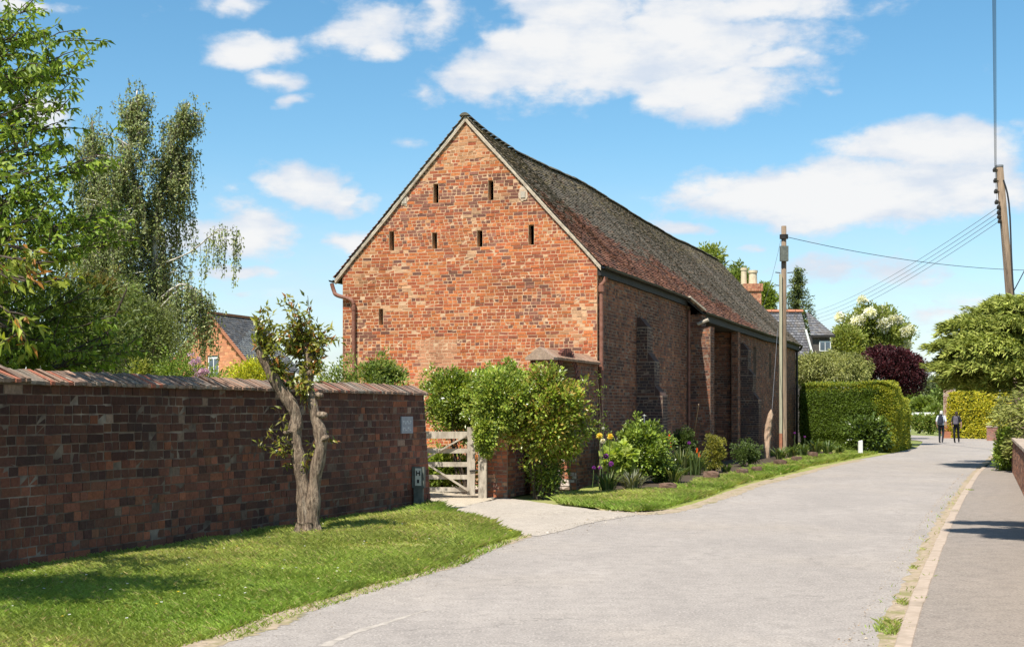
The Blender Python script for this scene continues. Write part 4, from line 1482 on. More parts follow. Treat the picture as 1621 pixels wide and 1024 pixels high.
# the long low limb reaching right
low = lerp_path([LP[1][12], W(300, 400, 28.6), W(345, 365, 28.4), W(372, 368, 28.4)], 10)
wd_.tube(low, np.linspace(.022, .006, 10), 5)
low2 = lerp_path([LP[1][9], W(285, 450, 28.6), W(318, 465, 28.4), W(335, 490, 28.4)], 10)
wd_.tube(low2, np.linspace(.028, .006, 10), 5)
low3 = lerp_path([LP[1][8], W(270, 470, 28.4), W(300, 455, 28.2), W(322, 470, 28.2)], 10)
wd_.tube(low3, np.linspace(.028, .006, 10), 5)
for k in range(70):
    strand(low3[rng.integers(2, 10)] + rng.normal(0, .13, 3), rng.uniform(.6, 1.5))
for pth, n_ in ((low, 26), (low2, 38)):
    for k in range(n_):
        strand(pth[rng.integers(4, 10)] + rng.normal(0, .07, 3), rng.uniform(.4, 1.1))
part(wd_, 'trunk', M['birch'], bt, True)
part(tw, 'twigs', M['bark_dark'], bt)
part(lf, 'crown', M['leaf'], bt)

g_dark = [(.055, .085, .022), (.04, .065, .016), (.075, .11, .03)]
g_mid = [(.10, .155, .03), (.075, .125, .024), (.13, .185, .04)]
g_lime = [(.17, .22, .035), (.13, .18, .03), (.21, .25, .05)]


def at_shrub(name, label, cat, u, v, ru, rv, Y, ncl, per, cr, L, Wd, pal, depth=None, **kw):
    c = W(u, v, Y)
    rx, rz = ru / F_PX * Y, rv / F_PX * Y
    return shrub(name, label, cat, (c[0], c[1], kw.pop('bz', 0)), c, (rx, depth or rx, rz), ncl, per, cr, L, Wd, pal, **kw)


at_shrub('evergreen_shrub', 'dark evergreen shrub filling the shade below the cherry behind the garden wall', 'shrub', 60, 520, 150, 110, 19, 110, 110, .42, .09, .045, g_dark, depth=1.2)
at_shrub('weeping_shrub', 'rounded dull green weeping shrub under the birch', 'shrub', 225, 530, 70, 88, 26, 110, 120, .33, .06, .03, [(.075, .10, .035), (.06, .085, .03), (.09, .12, .045)])
at_shrub('bronze_shrub', 'bronze-tinged shrub between the cherry and the weeping shrub', 'shrub', 150, 480, 40, 70, 22.5, 46, 110, .25, .06, .026, [(.12, .09, .03), (.09, .10, .028), (.07, .09, .025)])
lil = at_shrub('lilac_bush', 'low bright green lilac bush with pink blossom above the wall coping', 'shrub', 285, 600, 72, 36, 23, 70, 110, .2, .055, .03, g_mid, depth=.6)
for (u, v) in ((310, 572), (313, 594), (322, 588)):
    c = W(u, v, 22.6)
    a_ = Acc()
    clumps(a_, c + rng.normal(0, .03, (6, 3)), .05, 30, .03, .025, [(.55, .32, .45), (.6, .42, .5)], up=1, tint=(1, 1, 1))
    part(a_, 'blossom', M['petal'], lil)
at_shrub('olive_shrub', 'small olive-yellow shrub peeping over the coping left of the lilac', 'shrub', 225, 595, 22, 28, 22.5, 26, 80, .12, .05, .025, [(.15, .17, .035), (.11, .14, .03)])
at_shrub('golden_bush', 'vivid yellow-green bush above the coping behind the pollarded tree', 'shrub', 405, 600, 48, 30, 24.5, 60, 100, .17, .05, .03, [(.32, .33, .03), (.26, .29, .03), (.20, .25, .03)])
at_shrub('elder_bush', 'loose green bush growing against the gable over the wall end', 'shrub', 580, 620, 76, 52, 26, 120, 110, .2, .075, .034, [(.11, .165, .04), (.085, .135, .03), (.15, .19, .055), (.07, .11, .03)], depth=.7)
at_shrub('elder_bush', 'wispy shrub tip rising beside the left downpipe', 'shrub', 610, 592, 30, 30, 26.5, 34, 60, .15, .07, .03, [(.12, .16, .04), (.16, .16, .05)])

# shrubs round the gate
at_shrub('gate_climber', 'broad glossy climber hanging over the field gate', 'shrub', 738, 636, 72, 60, 27.9, 190, 130, .21, .075, .042, [(.13, .185, .032), (.095, .15, .026), (.17, .21, .045), (.07, .11, .02)], mat='leaf_gloss', depth=.75)
at_shrub('gate_climber', 'rounded top of the climber spilling over the gate pier', 'shrub', 800, 620, 48, 46, 27.6, 90, 120, .19, .075, .042, [(.13, .20, .035), (.10, .16, .03), (.16, .22, .05)], mat='leaf_gloss', depth=.6)
at_shrub('gate_climber', 'tongue of climber hanging down in front of the gate pier', 'shrub', 768, 690, 17, 34, 26.0, 44, 80, .11, .07, .04, [(.14, .20, .035), (.10, .16, .03), (.18, .22, .05)], mat='leaf_gloss', depth=.22, bz=.02, stems=0)
at_shrub('gate_climber', 'front swell of the climber hiding the top of the gate pier', 'shrub', 792, 636, 52, 52, 26.2, 110, 110, .18, .075, .042, [(.14, .20, .035), (.10, .16, .03), (.18, .22, .05)], mat='leaf_gloss', depth=.35, bz=.02, lump=.3, stems=0)
lb = at_shrub('laurel_shrub', 'tall lime-green leafy shrub standing before the arched wall', 'shrub', 868, 660, 66, 74, 26.4, 170, 125, .2, .085, .048, [(.14, .20, .03), (.11, .165, .025), (.18, .235, .045), (.20, .16, .05)], mat='leaf_gloss', depth=.7, stems=0, lump=.4)
a_ = Acc()
s0 = np.array(lb.location)
for (u, v, du) in ((846, 600, -6), (860, 620, 0), (885, 640, 3), (835, 660, -3), (870, 610, 6), (900, 660, 4)):
    q = W(u, v, 26.4)
    b = G(851 + du, 788)
    b[2] = -.02
    a_.tube(lerp_path([b, (b + q) / 2 + rng.normal(0, .05, 3), q], 8), np.linspace(.03, .008, 8), 6)
part(a_, 'stem', M['bark_dark'], lb)
at_shrub('laurel_shrub', 'dark lower skirt of leaves at the foot of the arched wall', 'shrub', 868, 745, 38, 38, 26.7, 40, 55, .2, .08, .045, [(.06, .095, .018), (.09, .13, .025)], mat='leaf_gloss')
at_shrub('ivy_bank', 'leafy green bank seen through the gate bars', 'shrub', 700, 745, 62, 42, 29.0, 90, 90, .2, .085, .05, [(.12, .18, .03), (.09, .14, .025), (.16, .21, .045)], depth=.5)

# ------------------------------------------------------------------ bed along the barn
bed = [(1.9, 27.6), (3.1, 28.4), (5.2, 34.3), (7.2, 40), (9.6, 47), (12.6, 54.3), (11.8, 56.8), (9.0, 51.2), (5.6, 41.0), (3.2, 34), (2.2, 31)]
sheet('flower_bed', bed, 0.088, M['soil'])
hy = at_shrub('rose_bush', 'full glossy bush in the flower bed against the barn', 'shrub', 1016, 712, 44, 48, 30.6, 110, 110, .17, .085, .05, [(.13, .19, .035), (.10, .16, .03), (.16, .22, .045), (.06, .10, .02)], mat='leaf_gloss', depth=.5)
at_shrub('rose_bush', 'dark lower bush right of the glossy one in the flower bed', 'shrub', 1046, 742, 24, 28, 30.8, 44, 70, .14, .075, .04, [(.05, .085, .018), (.08, .12, .025)], mat='leaf_gloss')
at_shrub('hollyhock_plant', 'pale broad-leaved plant at the near end of the flower bed', 'plant', 978, 724, 26, 24, 29.6, 40, 20, .12, .15, .13, [(.18, .25, .06), (.14, .21, .045), (.22, .28, .09)], stems=9)
at_shrub('box_bush', 'small upright golden-green bush against the buttress', 'shrub', 1131, 716, 20, 28, 36, 54, 90, .11, .045, .028, [(.17, .17, .03), (.12, .135, .025), (.09, .10, .02)])
for (u, v, ru, rv, Y, lb_) in ((1180, 718, 26, 20, 40, 'dark green cover plant under the far barn wall'), (1083, 700, 20, 22, 36, 'dark leafy plant in the corner by the downpipe')):
    at_shrub('cover_plant', lb_, 'plant', u, v, ru, rv, Y, 46, 70, .15, .07, .04, [(.035, .06, .018), (.05, .08, .022)])
at_shrub('cover_plant', 'low grey-green plant under the split wooden post', 'plant', 1222, 722, 10, 9, 49.5, 18, 60, .1, .06, .03, g_mid)


def tuft(name, label, cat, base, n, h, spread, pal, wdt=.016, group=None, arch=.5, tops=None):
    t = thing(name, label, cat, base, 0, group)
    a_ = Acc()
    b0 = np.array(base, float)
    for k in range(n):
        ang = rng.uniform(0, 2 * np.pi)
        ln = h * rng.uniform(.6, 1.15)
        o = np.array((math.cos(ang), math.sin(ang), 0))
        b = b0 + o * rng.uniform(0, spread * .4)
        lean = rng.uniform(.15, 1.0) * spread
        pts = [b, b + o * lean * .35 + np.array((0, 0, ln * .6)), b + o * lean + np.array((0, 0, ln * (1 - arch * rng.random() * lean / spread * .8)))]
        p = lerp_path(pts, 5)
        sd = np.array((-o[1], o[0], 0)) * wdt * rng.uniform(.7, 1.3)
        wv = np.array((.7, 1, .9, .6, .08))
        V = np.concatenate([p - sd * wv[:, None], p + sd * wv[:, None]])
        a_.add(V, [(i, i + 1, 6 + i, 5 + i) for i in range(4)], leafcol(pal, 1)[0])
    part(a_, 'leaves', M['leaf'], t)
    return t


lily = [(.10, .15, .04), (.13, .18, .055), (.075, .12, .03), (.17, .19, .07)]
tuft_spec = [((1078, 752), 110, .72, .5, 'arching strap-leaved lily clump right of the glossy bush'), ((1100, 752), 100, .6, .45, 'strap-leaved clump beneath the orange pokers'), ((1066, 765), 80, .42, .5, 'low strap-leaved clump behind the first edging stone'),
             ((1120, 748), 60, .34, .35, 'small grassy clump behind the second edging stone'), ((1150, 748), 50, .25, .3, 'small grassy clump left of the dark cover plant'),
             ((962, 778), 90, .42, .4, 'loose grassy clump at the near end of the flower bed'), ((1000, 775), 110, .40, .45, 'silvery grass tuft below the glossy bush'),
             ((1235, 727), 70, .42, .4, 'strap-leaved clump left of the telegraph pole'), ((1253, 724), 80, .45, .45, 'strap-leaved clump right of the telegraph pole'), ((1270, 722), 70, .45, .4, 'pale strap-leaved clump near the barn far corner'),
             ((1290, 719), 80, .55, .5, 'tall iris clump before the clipped hedge'), ((1310, 719), 70, .5, .45, 'iris clump left of the white post'), ((1328, 718), 50, .35, .4, 'low yellowish clump left of the white post')]
for ((u, v), n, h, sp, lb_) in tuft_spec:
    p = G(u, v, .08)
    tuft('lily_clump', lb_, 'plant', p, n, h, sp, lily if 'silvery' not in lb_ else [(.22, .22, .16), (.15, .16, .09)], .016 if p[1] < 40 else .026, 'strap-leaved clumps in the flower bed')


def flower(name, label, cat, u, v, vb, Y, group, r, pal, kind='ball'):
    top = W(u, v, Y)
    t = thing(name, label, cat, (top[0] + rng.normal(0, .04), Y, .05), 0, group)
    b = np.array(t.location)
    part(Acc().tube(lerp_path([b, (b + top) / 2 + rng.normal(0, .02, 3), top], 6), .007, 5), 'stalk', M['leaf_stalk'], t)
    a_ = Acc()
    if kind == 'ball':
        D = runit(150)
        add_leaves(a_, top + D * r * .35, norm(D + runit(150) * .3), r * .75, r * .3, leafcol(pal, 150), tint=(1, 1, 1))
    elif kind == 'rose':
        D = norm(runit(90) + np.array((0, -.3, .3)))
        add_leaves(a_, top + D * r * .3, norm(D + runit(90) * .6), r * .9, r * .8, leafcol(pal, 90, .1), tint=(1, 1, 1))
    else:
        g = rng.random(170)
        ang = rng.uniform(0, 6.28, 170)
        o = np.stack([np.cos(ang), np.sin(ang), np.full(170, -.6)], 1)
        P = top + np.stack([np.zeros(170), np.zeros(170), -g * r * 4.2], 1)
        add_leaves(a_, P, norm(o), r * (.45 + .75 * np.sin(g * 2.6)), r * .3, np.where((g > .78)[:, None], np.array((.75, .45, .06)), leafcol(pal, 170)), tint=(1, 1, 1))
    part(a_, 'flower_head', M['petal'], t)


m_, t_, bs_, o_ = base_mat('green_stalk')
bs_.inputs['Base Color'].default_value = (.08, .12, .03, 1)
M['leaf_stalk'] = m_
al = [(.32, .06, .36), (.42, .10, .45), (.25, .05, .30)]
for (u, v, Y, lb_) in ((959, 722, 28.8, 'largest purple allium at the near end of the bed'), (967, 734, 29.2, 'small dark allium below the largest one'), (950, 740, 28.6, 'pink allium near the grassy clump'), (940, 740, 28.8, 'leftmost pink allium beside the arched wall'), (1091, 701, 33, 'lilac allium above the lily clump'), (1258, 685, 51, 'pale allium right of the telegraph pole'), (1274, 691, 52, 'mauve allium in front of the hedge shadow')):
    flower('allium_flower', lb_, 'flower', u, v, 0, Y, 'alliums', .058 if 'largest' in lb_ else .04, al)
pk = [(.80, .13, .015), (.85, .20, .02), (.72, .09, .012)]
for (u, v, Y, lb_) in ((1059.5, 686, 31.6, 'tallest orange poker flower'), (1061, 700, 31.3, 'second orange poker just below the tallest'), (1103.5, 708, 33.5, 'slim orange poker left of the golden bush'), (1107, 715, 33.2, 'lower orange poker beside the slim one')):
    flower('poker_flower', lb_, 'flower', u, v, 0, Y, 'orange pokers', .030, pk, 'spike')
for (u, v, Y, c, lb_) in ((949, 690, 28.5, (.88, .74, .14), 'large yellow rose near the barn corner'), (966, 691, 28.8, (.88, .70, .10), 'smaller yellow rose right of the large one'), (954.5, 698, 28.4, (.85, .82, .6), 'cream rose between the yellow ones'), (955, 678, 28.7, (.8, .8, .72), 'tiny white rose above the yellow ones')):
    flower('rose_flower', lb_, 'flower', u, v, 0, Y, 'roses', (.062 if 'large' in lb_ else .05 if 'cream' in lb_ else .042 if 'smaller' in lb_ else .025), [c], 'rose')
# climber at the corner downpipe
vb = G(948, 775)
cl = thing('climbing_rose', 'thin climbing rose trained up the near corner downpipe', 'plant', vb)
a_, lf = Acc(), Acc()
for k in range(5):
    tgt = W((946, 952, 940, 948, 957)[k], (600, 612, 628, 650, 668)[k], 29.9)
    p = lerp_path([vb, vb * .5 + tgt * .5 + rng.normal(0, .08, 3), tgt], 8)
    a_.tube(p, np.linspace(.012, .004, 8), 4)
    clumps(lf, p[4:] + rng.normal(0, .04, (4, 3)), .07, 9, .06, .035, g_mid)
part(a_, 'stem', M['bark_dark'], cl)
part(lf, 'leaves', M['leaf'], cl)

# edging stones
for (u, v, wpx_, hpx, lb_) in ((1057, 777, 27, 11, 'flat pale-topped edging stone nearest the camera'), (1126, 762, 26, 14, 'squared brown edging stone below the lily clump'), (1175, 752, 18, 9, 'reddish edging stone third along the verge'), (1198, 748.5, 16, 9, 'small edging stone just right of the reddish one'), (1235, 739, 20, 10, 'broad mossy edging stone left of the pole'), (1261, 732.5, 17, 9, 'rounded edging stone in front of the pole'), (1287, 727, 15, 10, 'edging stone right of the pole'), (1315, 723, 6, 6, 'smallest edging stone furthest along the verge')):
    p = G(u, v, .045)
    Y = p[1]
    wd, h = wpx_ / F_PX * Y * .95, hpx / F_PX * Y * 1.15
    bm = bmesh.new()
    bmesh.ops.create_cube(bm, size=1)
    bmesh.ops.subdivide_edges(bm, edges=bm.edges[:], cuts=3, use_grid_fill=True)
    for q in bm.verts:
        c = q.co
        r_ = Vector((c.x, c.y, c.z))
        sph = r_.normalized() * .62
        r_ = r_.lerp(sph, .42) + Vector(rng.normal(0, .028, 3))
        q.co = Vector((r_.x * wd * 1.0, r_.y * wd * .7, (r_.z + .42) * h * 1.08))
    me = bpy.data.meshes.new('edging_stone')
    bm.to_mesh(me)
    bm.free()
    me.materials.append(M['stone'])
    o = bpy.data.objects.new('edging_stone', me)
    o.color = (*(np.array((.14, .085, .06)) * rng.uniform(.7, 1.2)), 1)
    COL.objects.link(o)
    o.location = p
    o.rotation_euler = (0, 0, rng.uniform(-.4, .4))
    tag(o, lb_, 'stone', 'edging stones along the verge')

# split wooden post, leaning cane, white marker
p = W(1213, 721, 47.2)
sp0 = thing('split_post', 'pale split wooden post leaning at the barn wall left of the pole', 'post', (p[0], 47.2, .03))
a_ = Acc()
pts = [W(1213, 728, 47.2), W(1214, 700, 47.2), W(1216, 678, 47.15), W(1219, 660, 47.1), W(1221, 648, 47.05)]
pa = lerp_path(pts, 12)
rad = np.interp(np.linspace(0, 1, 12), [0, .5, .8, 1], [.13, .12, .09, .015])
a_.tube(pa, rad, 8, rough=.16)
part(a_, 'shaft', M['driftwood'], sp0)
q0, q1 = G(1090, 742, .08), W(1106, 640, 35.4)
cn = thing('garden_cane', 'thin pale cane leaning against the buttress', 'stake', (q0[0], q0[1], 0))
part(Acc().tube([q0, (q0 + q1) / 2, q1], .012, 6), 'cane', M['driftwood'], cn)
q0 = G(1021, 760, .1)
gc = thing('metal_stake', 'thin grey stake standing behind the glossy bush', 'stake', (q0[0], 31.6, 0))
part(Acc().tube([W(1020, 740, 31.6), W(1020, 655, 31.6)], .012, 6), 'rod', M['wire_grey'], gc)
wp0 = G(1362, 719.5, .03)
mp = thing('white_post', 'short white painted marker post on the verge before the hedge', 'post', wp0, .2)
a_ = Acc()
a_.add([(-.075, -.05, 0), (.075, -.05, 0), (.075, .05, 0), (-.075, .05, 0), (-.07, -.045, .52), (.07, -.045, .55), (.07, .045, .55), (-.07, .045, .52)], BOXF)
a_.build('shaft', M['white_paint'], mp)

# ------------------------------------------------------------------ hedges
def hedge(name, label, path, width, hf, n, pal_f, mat='leaf', L=.085, Wd=.05, rnd=.35, part_='clipped_foliage'):
    """clipped hedge following a ground path; path is its road-side foot line, width to its left"""
    base = np.array((*path[0], 0.0))
    t = thing(name, label, 'hedge', base)
    pth = lerp_path(path, 60)
    dr = norm(np.gradient(pth, axis=0))
    nl = np.stack([-dr[:, 1], dr[:, 0]], 1)
    seg = np.linspace(0, 1, 60)
    core = Acc()
    prof = [(.12, 0), (.10, .5), (.10, .85), (.22, .95), (.5, .97), (.78, .95), (.9, .85), (.9, .5), (.88, 0)]
    V = []
    for i in range(60):
        h = hf(seg[i]) - .06
        for (a, b) in prof:
            V.append((*(pth[i] + nl[i] * a * width), b * h))
    k = len(prof)
    core.add(V, [(i * k + j, i * k + j + 1, (i + 1) * k + j + 1, (i + 1) * k + j) for i in range(59) for j in range(k - 1)], (.055, .08, .016))
    core.F.append(np.array([list(range(k)), list(range(59 * k + k - 1, 59 * k - 1, -1))]))
    part(core, 'inner_growth', M['leaf'], t)
    # leaves over front, top, back and both ends
    a_ = Acc()
    s = rng.random(n)
    reg = rng.choice(5, n, p=[.42, .22, .10, .16, .10])
    i = np.clip((s * 59), 0, 58.99)
    i0 = i.astype(int)
    f = (i - i0)[:, None]
    C = pth[i0] * (1 - f) + pth[i0 + 1] * f
    NL, DR = nl[i0], dr[i0]
    h = hf(s)
    up = rng.random(n)
    P, Nn = np.zeros((n, 3)), np.zeros((n, 3))
    across = rng.random(n)
    k0 = reg == 0
    P[k0, :2], P[k0, 2], Nn[k0, :2] = (C + NL * .05)[k0], (up * h)[k0], -NL[k0]
    k0 = reg == 1
    P[k0, :2], P[k0, 2], Nn[k0, 2] = (C + NL * (across * width)[:, None])[k0], h[k0], 1
    k0 = reg == 2
    P[k0, :2], P[k0, 2], Nn[k0, :2] = (C + NL * width)[k0], (up * h)[k0], NL[k0]
    for rg, e, sg in ((3, 0, -1), (4, 59, 1)):
        k0 = reg == rg
        P[k0, :2], P[k0, 2], Nn[k0, :2] = pth[e] + nl[e] * (across[k0] * width)[:, None], (up * hf(seg[e]))[k0], dr[e] * sg
        h[k0] = hf(seg[e])
    # rounded shoulders
    over = np.clip((P[:, 2] - (h - rnd)) / rnd, 0, 1)
    side = (reg != 1)
    P[side] += np.concatenate([-Nn[side, :2] * (over[side] ** 2 * rnd * .5)[:, None], np.zeros((side.sum(), 1))], 1)
    Nn[:, 2] += over * .8 * side
    Nn = norm(Nn)
    bumpy = (vnoise(P[:, 0] + P[:, 1] * .6, P[:, 2], 2.2, 55) - .5) * .16 + rng.normal(0, .03, n)
    P += Nn * bumpy[:, None]
    T = norm(Nn * .7 + runit(n) * .8 + np.array((0, 0, .25)))
    add_leaves(a_, P, T, L * rng.uniform(.7, 1.3, n), Wd * rng.uniform(.7, 1.3, n), pal_f(P, Nn, n))
    part(a_, part_, M[mat], t)
    return t


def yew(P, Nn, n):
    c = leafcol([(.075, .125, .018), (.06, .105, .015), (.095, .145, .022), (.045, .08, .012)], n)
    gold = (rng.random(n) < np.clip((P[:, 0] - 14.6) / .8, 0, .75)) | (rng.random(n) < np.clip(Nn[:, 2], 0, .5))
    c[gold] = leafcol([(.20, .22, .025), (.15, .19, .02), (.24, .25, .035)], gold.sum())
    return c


def yew2(P, Nn, n):
    return leafcol([(.19, .22, .025), (.14, .18, .022), (.24, .25, .035), (.09, .13, .02)], n)


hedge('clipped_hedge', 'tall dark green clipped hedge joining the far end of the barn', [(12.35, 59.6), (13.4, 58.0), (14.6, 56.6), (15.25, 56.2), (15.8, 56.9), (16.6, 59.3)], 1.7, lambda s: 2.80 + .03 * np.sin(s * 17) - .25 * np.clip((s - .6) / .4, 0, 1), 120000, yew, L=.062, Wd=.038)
hedge('clipped_hedge', 'lower golden hedge following the tall hedge down the lane', [(16.95, 60.4), (17.6, 61.7), (18.3, 64), (19.0, 67), (19.4, 70)], 1.5, lambda s: 2.15 - .1 * s + .03 * np.sin(s * 13), 26000, yew2, rnd=.6)
at_shrub('hedge_laurel', 'darker coarse-leaved growth at the lower right of the clipped hedge', 'shrub', 1375, 688, 34, 30, 55.6, 70, 70, .35, .17, .10, [(.05, .085, .018), (.07, .11, .025), (.035, .06, .012)], mat='leaf_gloss', depth=.5)

# ------------------------------------------------------------------ garden trees beyond the hedge
def dome_tree(name, label, u, v, ru, rv, Y, n, L, Wd, pal, mat, hang=.0, flowers=None, ncl=140, cr=.45, trunk_r=.12, bark='bark_dark', shell=.7, group=None, lump=.2):
    c = W(u, v, Y)
    rx, rz = ru / F_PX * Y, rv / F_PX * Y
    t = thing(name, label, 'tree', (c[0], c[1], 0), 0, group)
    D = runit(ncl)
    D[:, 2] = np.where(D[:, 2] < -.55, -D[:, 2] * .5, D[:, 2])
    lum = 1 + lump * (vnoise(D[:, 0] * 2 + u, D[:, 2] * 2.3 + D[:, 1], 1.6, 61)[:, None] - .5) * 2
    C = c + D * (shell + (1 - shell) * rng.random((ncl, 1))) * lum * np.array((rx - cr * .5, rx - cr * .5, rz - cr * .5))
    a_ = Acc()
    per = n // ncl
    clumps(a_, C, cr * rng.uniform(.7, 1.25, ncl), per, L, Wd, pal, up=.3 - hang, out_from=c - np.array((0, 0, rz * .3)))
    if flowers:
        k = int(ncl * .55)
        C2 = C[rng.integers(ncl, size=k)] + rng.normal(0, cr * .4, (k, 3))
        C2 = C2 + norm(C2 - c) * cr * .45
        clumps(a_, C2, cr * .5, flowers, L * .8, L * .7, [(.70, .69, .60), (.62, .61, .52), (.78, .77, .70)], up=.3, tint=(1, 1, 1))
    part(a_, 'crown', M[mat], t)
    w_ = Acc()
    b = np.array((c[0], c[1], 0.0))
    top = c + np.array((0, 0, rz * .35))
    w_.tube(lerp_path([b, (b + c) / 2 + rng.normal(0, .1, 3) * np.array((1, 1, 0)), top], 9), np.linspace(trunk_r, trunk_r * .35, 9), 7)
    for q in C[rng.integers(ncl, size=9)]:
        w_.tube(limb_path(b * .45 + top * .55, q, .08, 6), np.linspace(trunk_r * .45, trunk_r * .1, 6), 5)
    part(w_, 'trunk', M[bark], t)
    return t


dome_tree('weeping_pear', 'silvery grey-green weeping dome tree above the tall hedge', 1318, 588, 66, 36, 64, 26000, .15, .05, [(.17, .195, .085), (.13, .155, .06), (.21, .23, .12), (.09, .11, .04)], 'leaf', .9, ncl=160, cr=.34)
dome_tree('copper_tree', 'clipped dark purple dome tree beyond the hedge', 1408, 596, 60, 50, 70, 36000, .12, .08, [(.034, .009, .016), (.025, .007, .012), (.05, .013, .02), (.017, .006, .009)], 'purple_leaf', 0, ncl=240, cr=.3, shell=.85, lump=.08)
dome_tree('hawthorn_tree', 'hawthorn in white blossom behind the purple tree', 1384, 535, 56, 54, 84, 20000, .2, .11, [(.13, .17, .05), (.10, .14, .04), (.17, .20, .07)], 'leaf', 0, flowers=170, ncl=130, cr=.55, lump=.35)
dome_tree('garden_tree', 'light green tree on the left flank of the hawthorn', 1342, 560, 30, 48, 80, 8000, .2, .11, [(.15, .19, .05), (.11, .15, .035), (.19, .22, .07)], 'leaf', 0, ncl=70, cr=.5)
dome_tree('ash_tree', 'pale green tree top showing above the middle of the barn ridge', 1122, 428, 26, 36, 85, 3600, .26, .13, [(.12, .17, .04), (.16, .20, .06)], 'leaf', 0, ncl=50, cr=.5, lump=.4)
dome_tree('ash_tree', 'green tree top left of the chimney pots', 1166, 455, 24, 36, 95, 3600, .26, .13, [(.09, .14, .035), (.13, .17, .05)], 'leaf', 0, ncl=50, cr=.55, lump=.4)
dome_tree('ash_tree', 'green tree right of the brick chimney', 1213, 485, 15, 34, 95, 3600, .24, .12, [(.11, .17, .035), (.15, .20, .05)], 'leaf', 0, ncl=40, cr=.45, lump=.4)


def spruce(name, label, u, vtop, Y, hw, pal, group=None, z0=0.5):
    top = W(u, vtop, Y)
    t = thing(name, label, 'tree', (top[0], Y, 0), 0, group)
    H = top[2]
    a_, w_ = Acc(), Acc()
    w_.tube([(top[0], Y, 0), (top[0], Y, H * .5), (top[0], Y, H - .1)], [.22, .14, .02], 7)
    for k in range(230):
        f = ((k + rng.random()) / 230) ** .8
        z = z0 + (H - z0) * f
        r_ = hw * (1 - f) ** .75 * rng.uniform(.75, 1.1) + .08
        ang = rng.uniform(0, 6.28)
        o = np.array((math.cos(ang), math.sin(ang), 0))
        b = np.array((top[0], Y, z))
        q = b + o * r_ + np.array((0, 0, .10 * r_))
        w_.tube([b, (b + q) / 2 - np.array((0, 0, .05)), q], [.03, .02, .008], 4)
        m = int(70 * (r_ / hw) + 20)
        g = rng.random(m)
        P = b + (q - b) * g[:, None] + rng.normal(0, .12, (m, 3)) * np.array((1, 1, .8))
        add_leaves(a_, P, norm(o * .7 + runit(m) * .8 + np.array((0, 0, -.1))), .24, .075, leafcol(pal, m) * rng.uniform(.7, 1.3))
    part(a_, 'crown', M['needle'], t)
    part(w_, 'trunk', M['bark_dark'], t)


spruce('spruce_tree', 'dark pointed spruce behind the slate-roofed house', 1264, 426, 105, 2.9, [(.06, .085, .03), (.045, .065, .025), (.085, .11, .04)])

# far trees down the lane
for (u, v, ru, rv, Y, pal, lb_) in ((1474, 635, 16, 42, 190, [(.10, .13, .09), (.085, .115, .08)], 'bluish poplar far down the lane left of the juniper'), (1492, 645, 16, 26, 160, [(.10, .15, .05), (.08, .13, .04)], 'mid green far tree between the poplar and the juniper'), (1462, 650, 16, 20, 140, [(.11, .16, .045), (.09, .13, .035)], 'leafy far tree just right of the purple dome'), (1484, 660, 18, 14, 125, [(.12, .17, .05), (.09, .13, .03)], 'low spreading tree beyond the walkers'), (1436, 640, 22, 26, 150, [(.10, .15, .045), (.08, .12, .035)], 'far tree half hidden behind the lower golden hedge'), (1505, 632, 14, 34, 170, [(.09, .13, .05), (.07, .11, .04)], 'far tree under the left edge of the juniper')):
    dome_tree('lane_tree', lb_, u, v, ru, rv, Y, 5000, .5, .3, pal, 'leaf', 0, ncl=60, cr=.9 if Y > 150 else .6, group='trees far down the lane')
for (u, v, ru, rv, Y, lb_) in ((1455, 670, 13, 12, 108, 'low green bush behind the hedge end'), (1474, 670, 12, 14, 104, 'arching bush behind the left walker'), (1488, 664, 10, 15, 100, 'olive bush between the far tree and the brick pillar')):
    at_shrub('lane_bush', lb_, 'shrub', u, v, ru, rv, Y, 40, 60, .3, .22, .13, [(.10, .15, .04), (.075, .12, .03), (.13, .15, .05)], group='bushes down the lane')
dome_tree('oak_tree', 'rounded tree closing the lane beyond the yellow hedge', 1540, 600, 60, 50, 130, 12000, .4, .24, [(.08, .12, .03), (.06, .09, .022)], 'leaf', 0, ncl=100, cr=.9)
# white rail far down the lane
wr0 = W(1440, 654, 118)
wr = thing('white_rail', 'long white rail fence far down the lane', 'fence', (wr0[0], wr0[1], 0), .1)
Acc().box(0, 2.4, -.03, .03, 1.35, 1.62).build('rail', M['white_paint'], wr)
for x in (0, 1.0, 2.0, 2.35):
    Acc().box(x, x + .12, .03, .10, -.03, 1.5).build('post', M['white_paint'], wr)

# yellow hedge, brick pillar, planters and small wall at the bend
hedge('privet_hedge', 'vivid yellow privet hedge at the bend beyond the walkers', [(27.6, 88), (28.6, 86), (29.3, 84), (30.0, 80)], 2.0, lambda s: 2.75 + .1 * np.sin(s * 9), 16000, lambda P, N_, n: leafcol([(.30, .30, .025), (.23, .25, .025), (.36, .34, .05), (.16, .19, .02)], n), L=.13, Wd=.085)
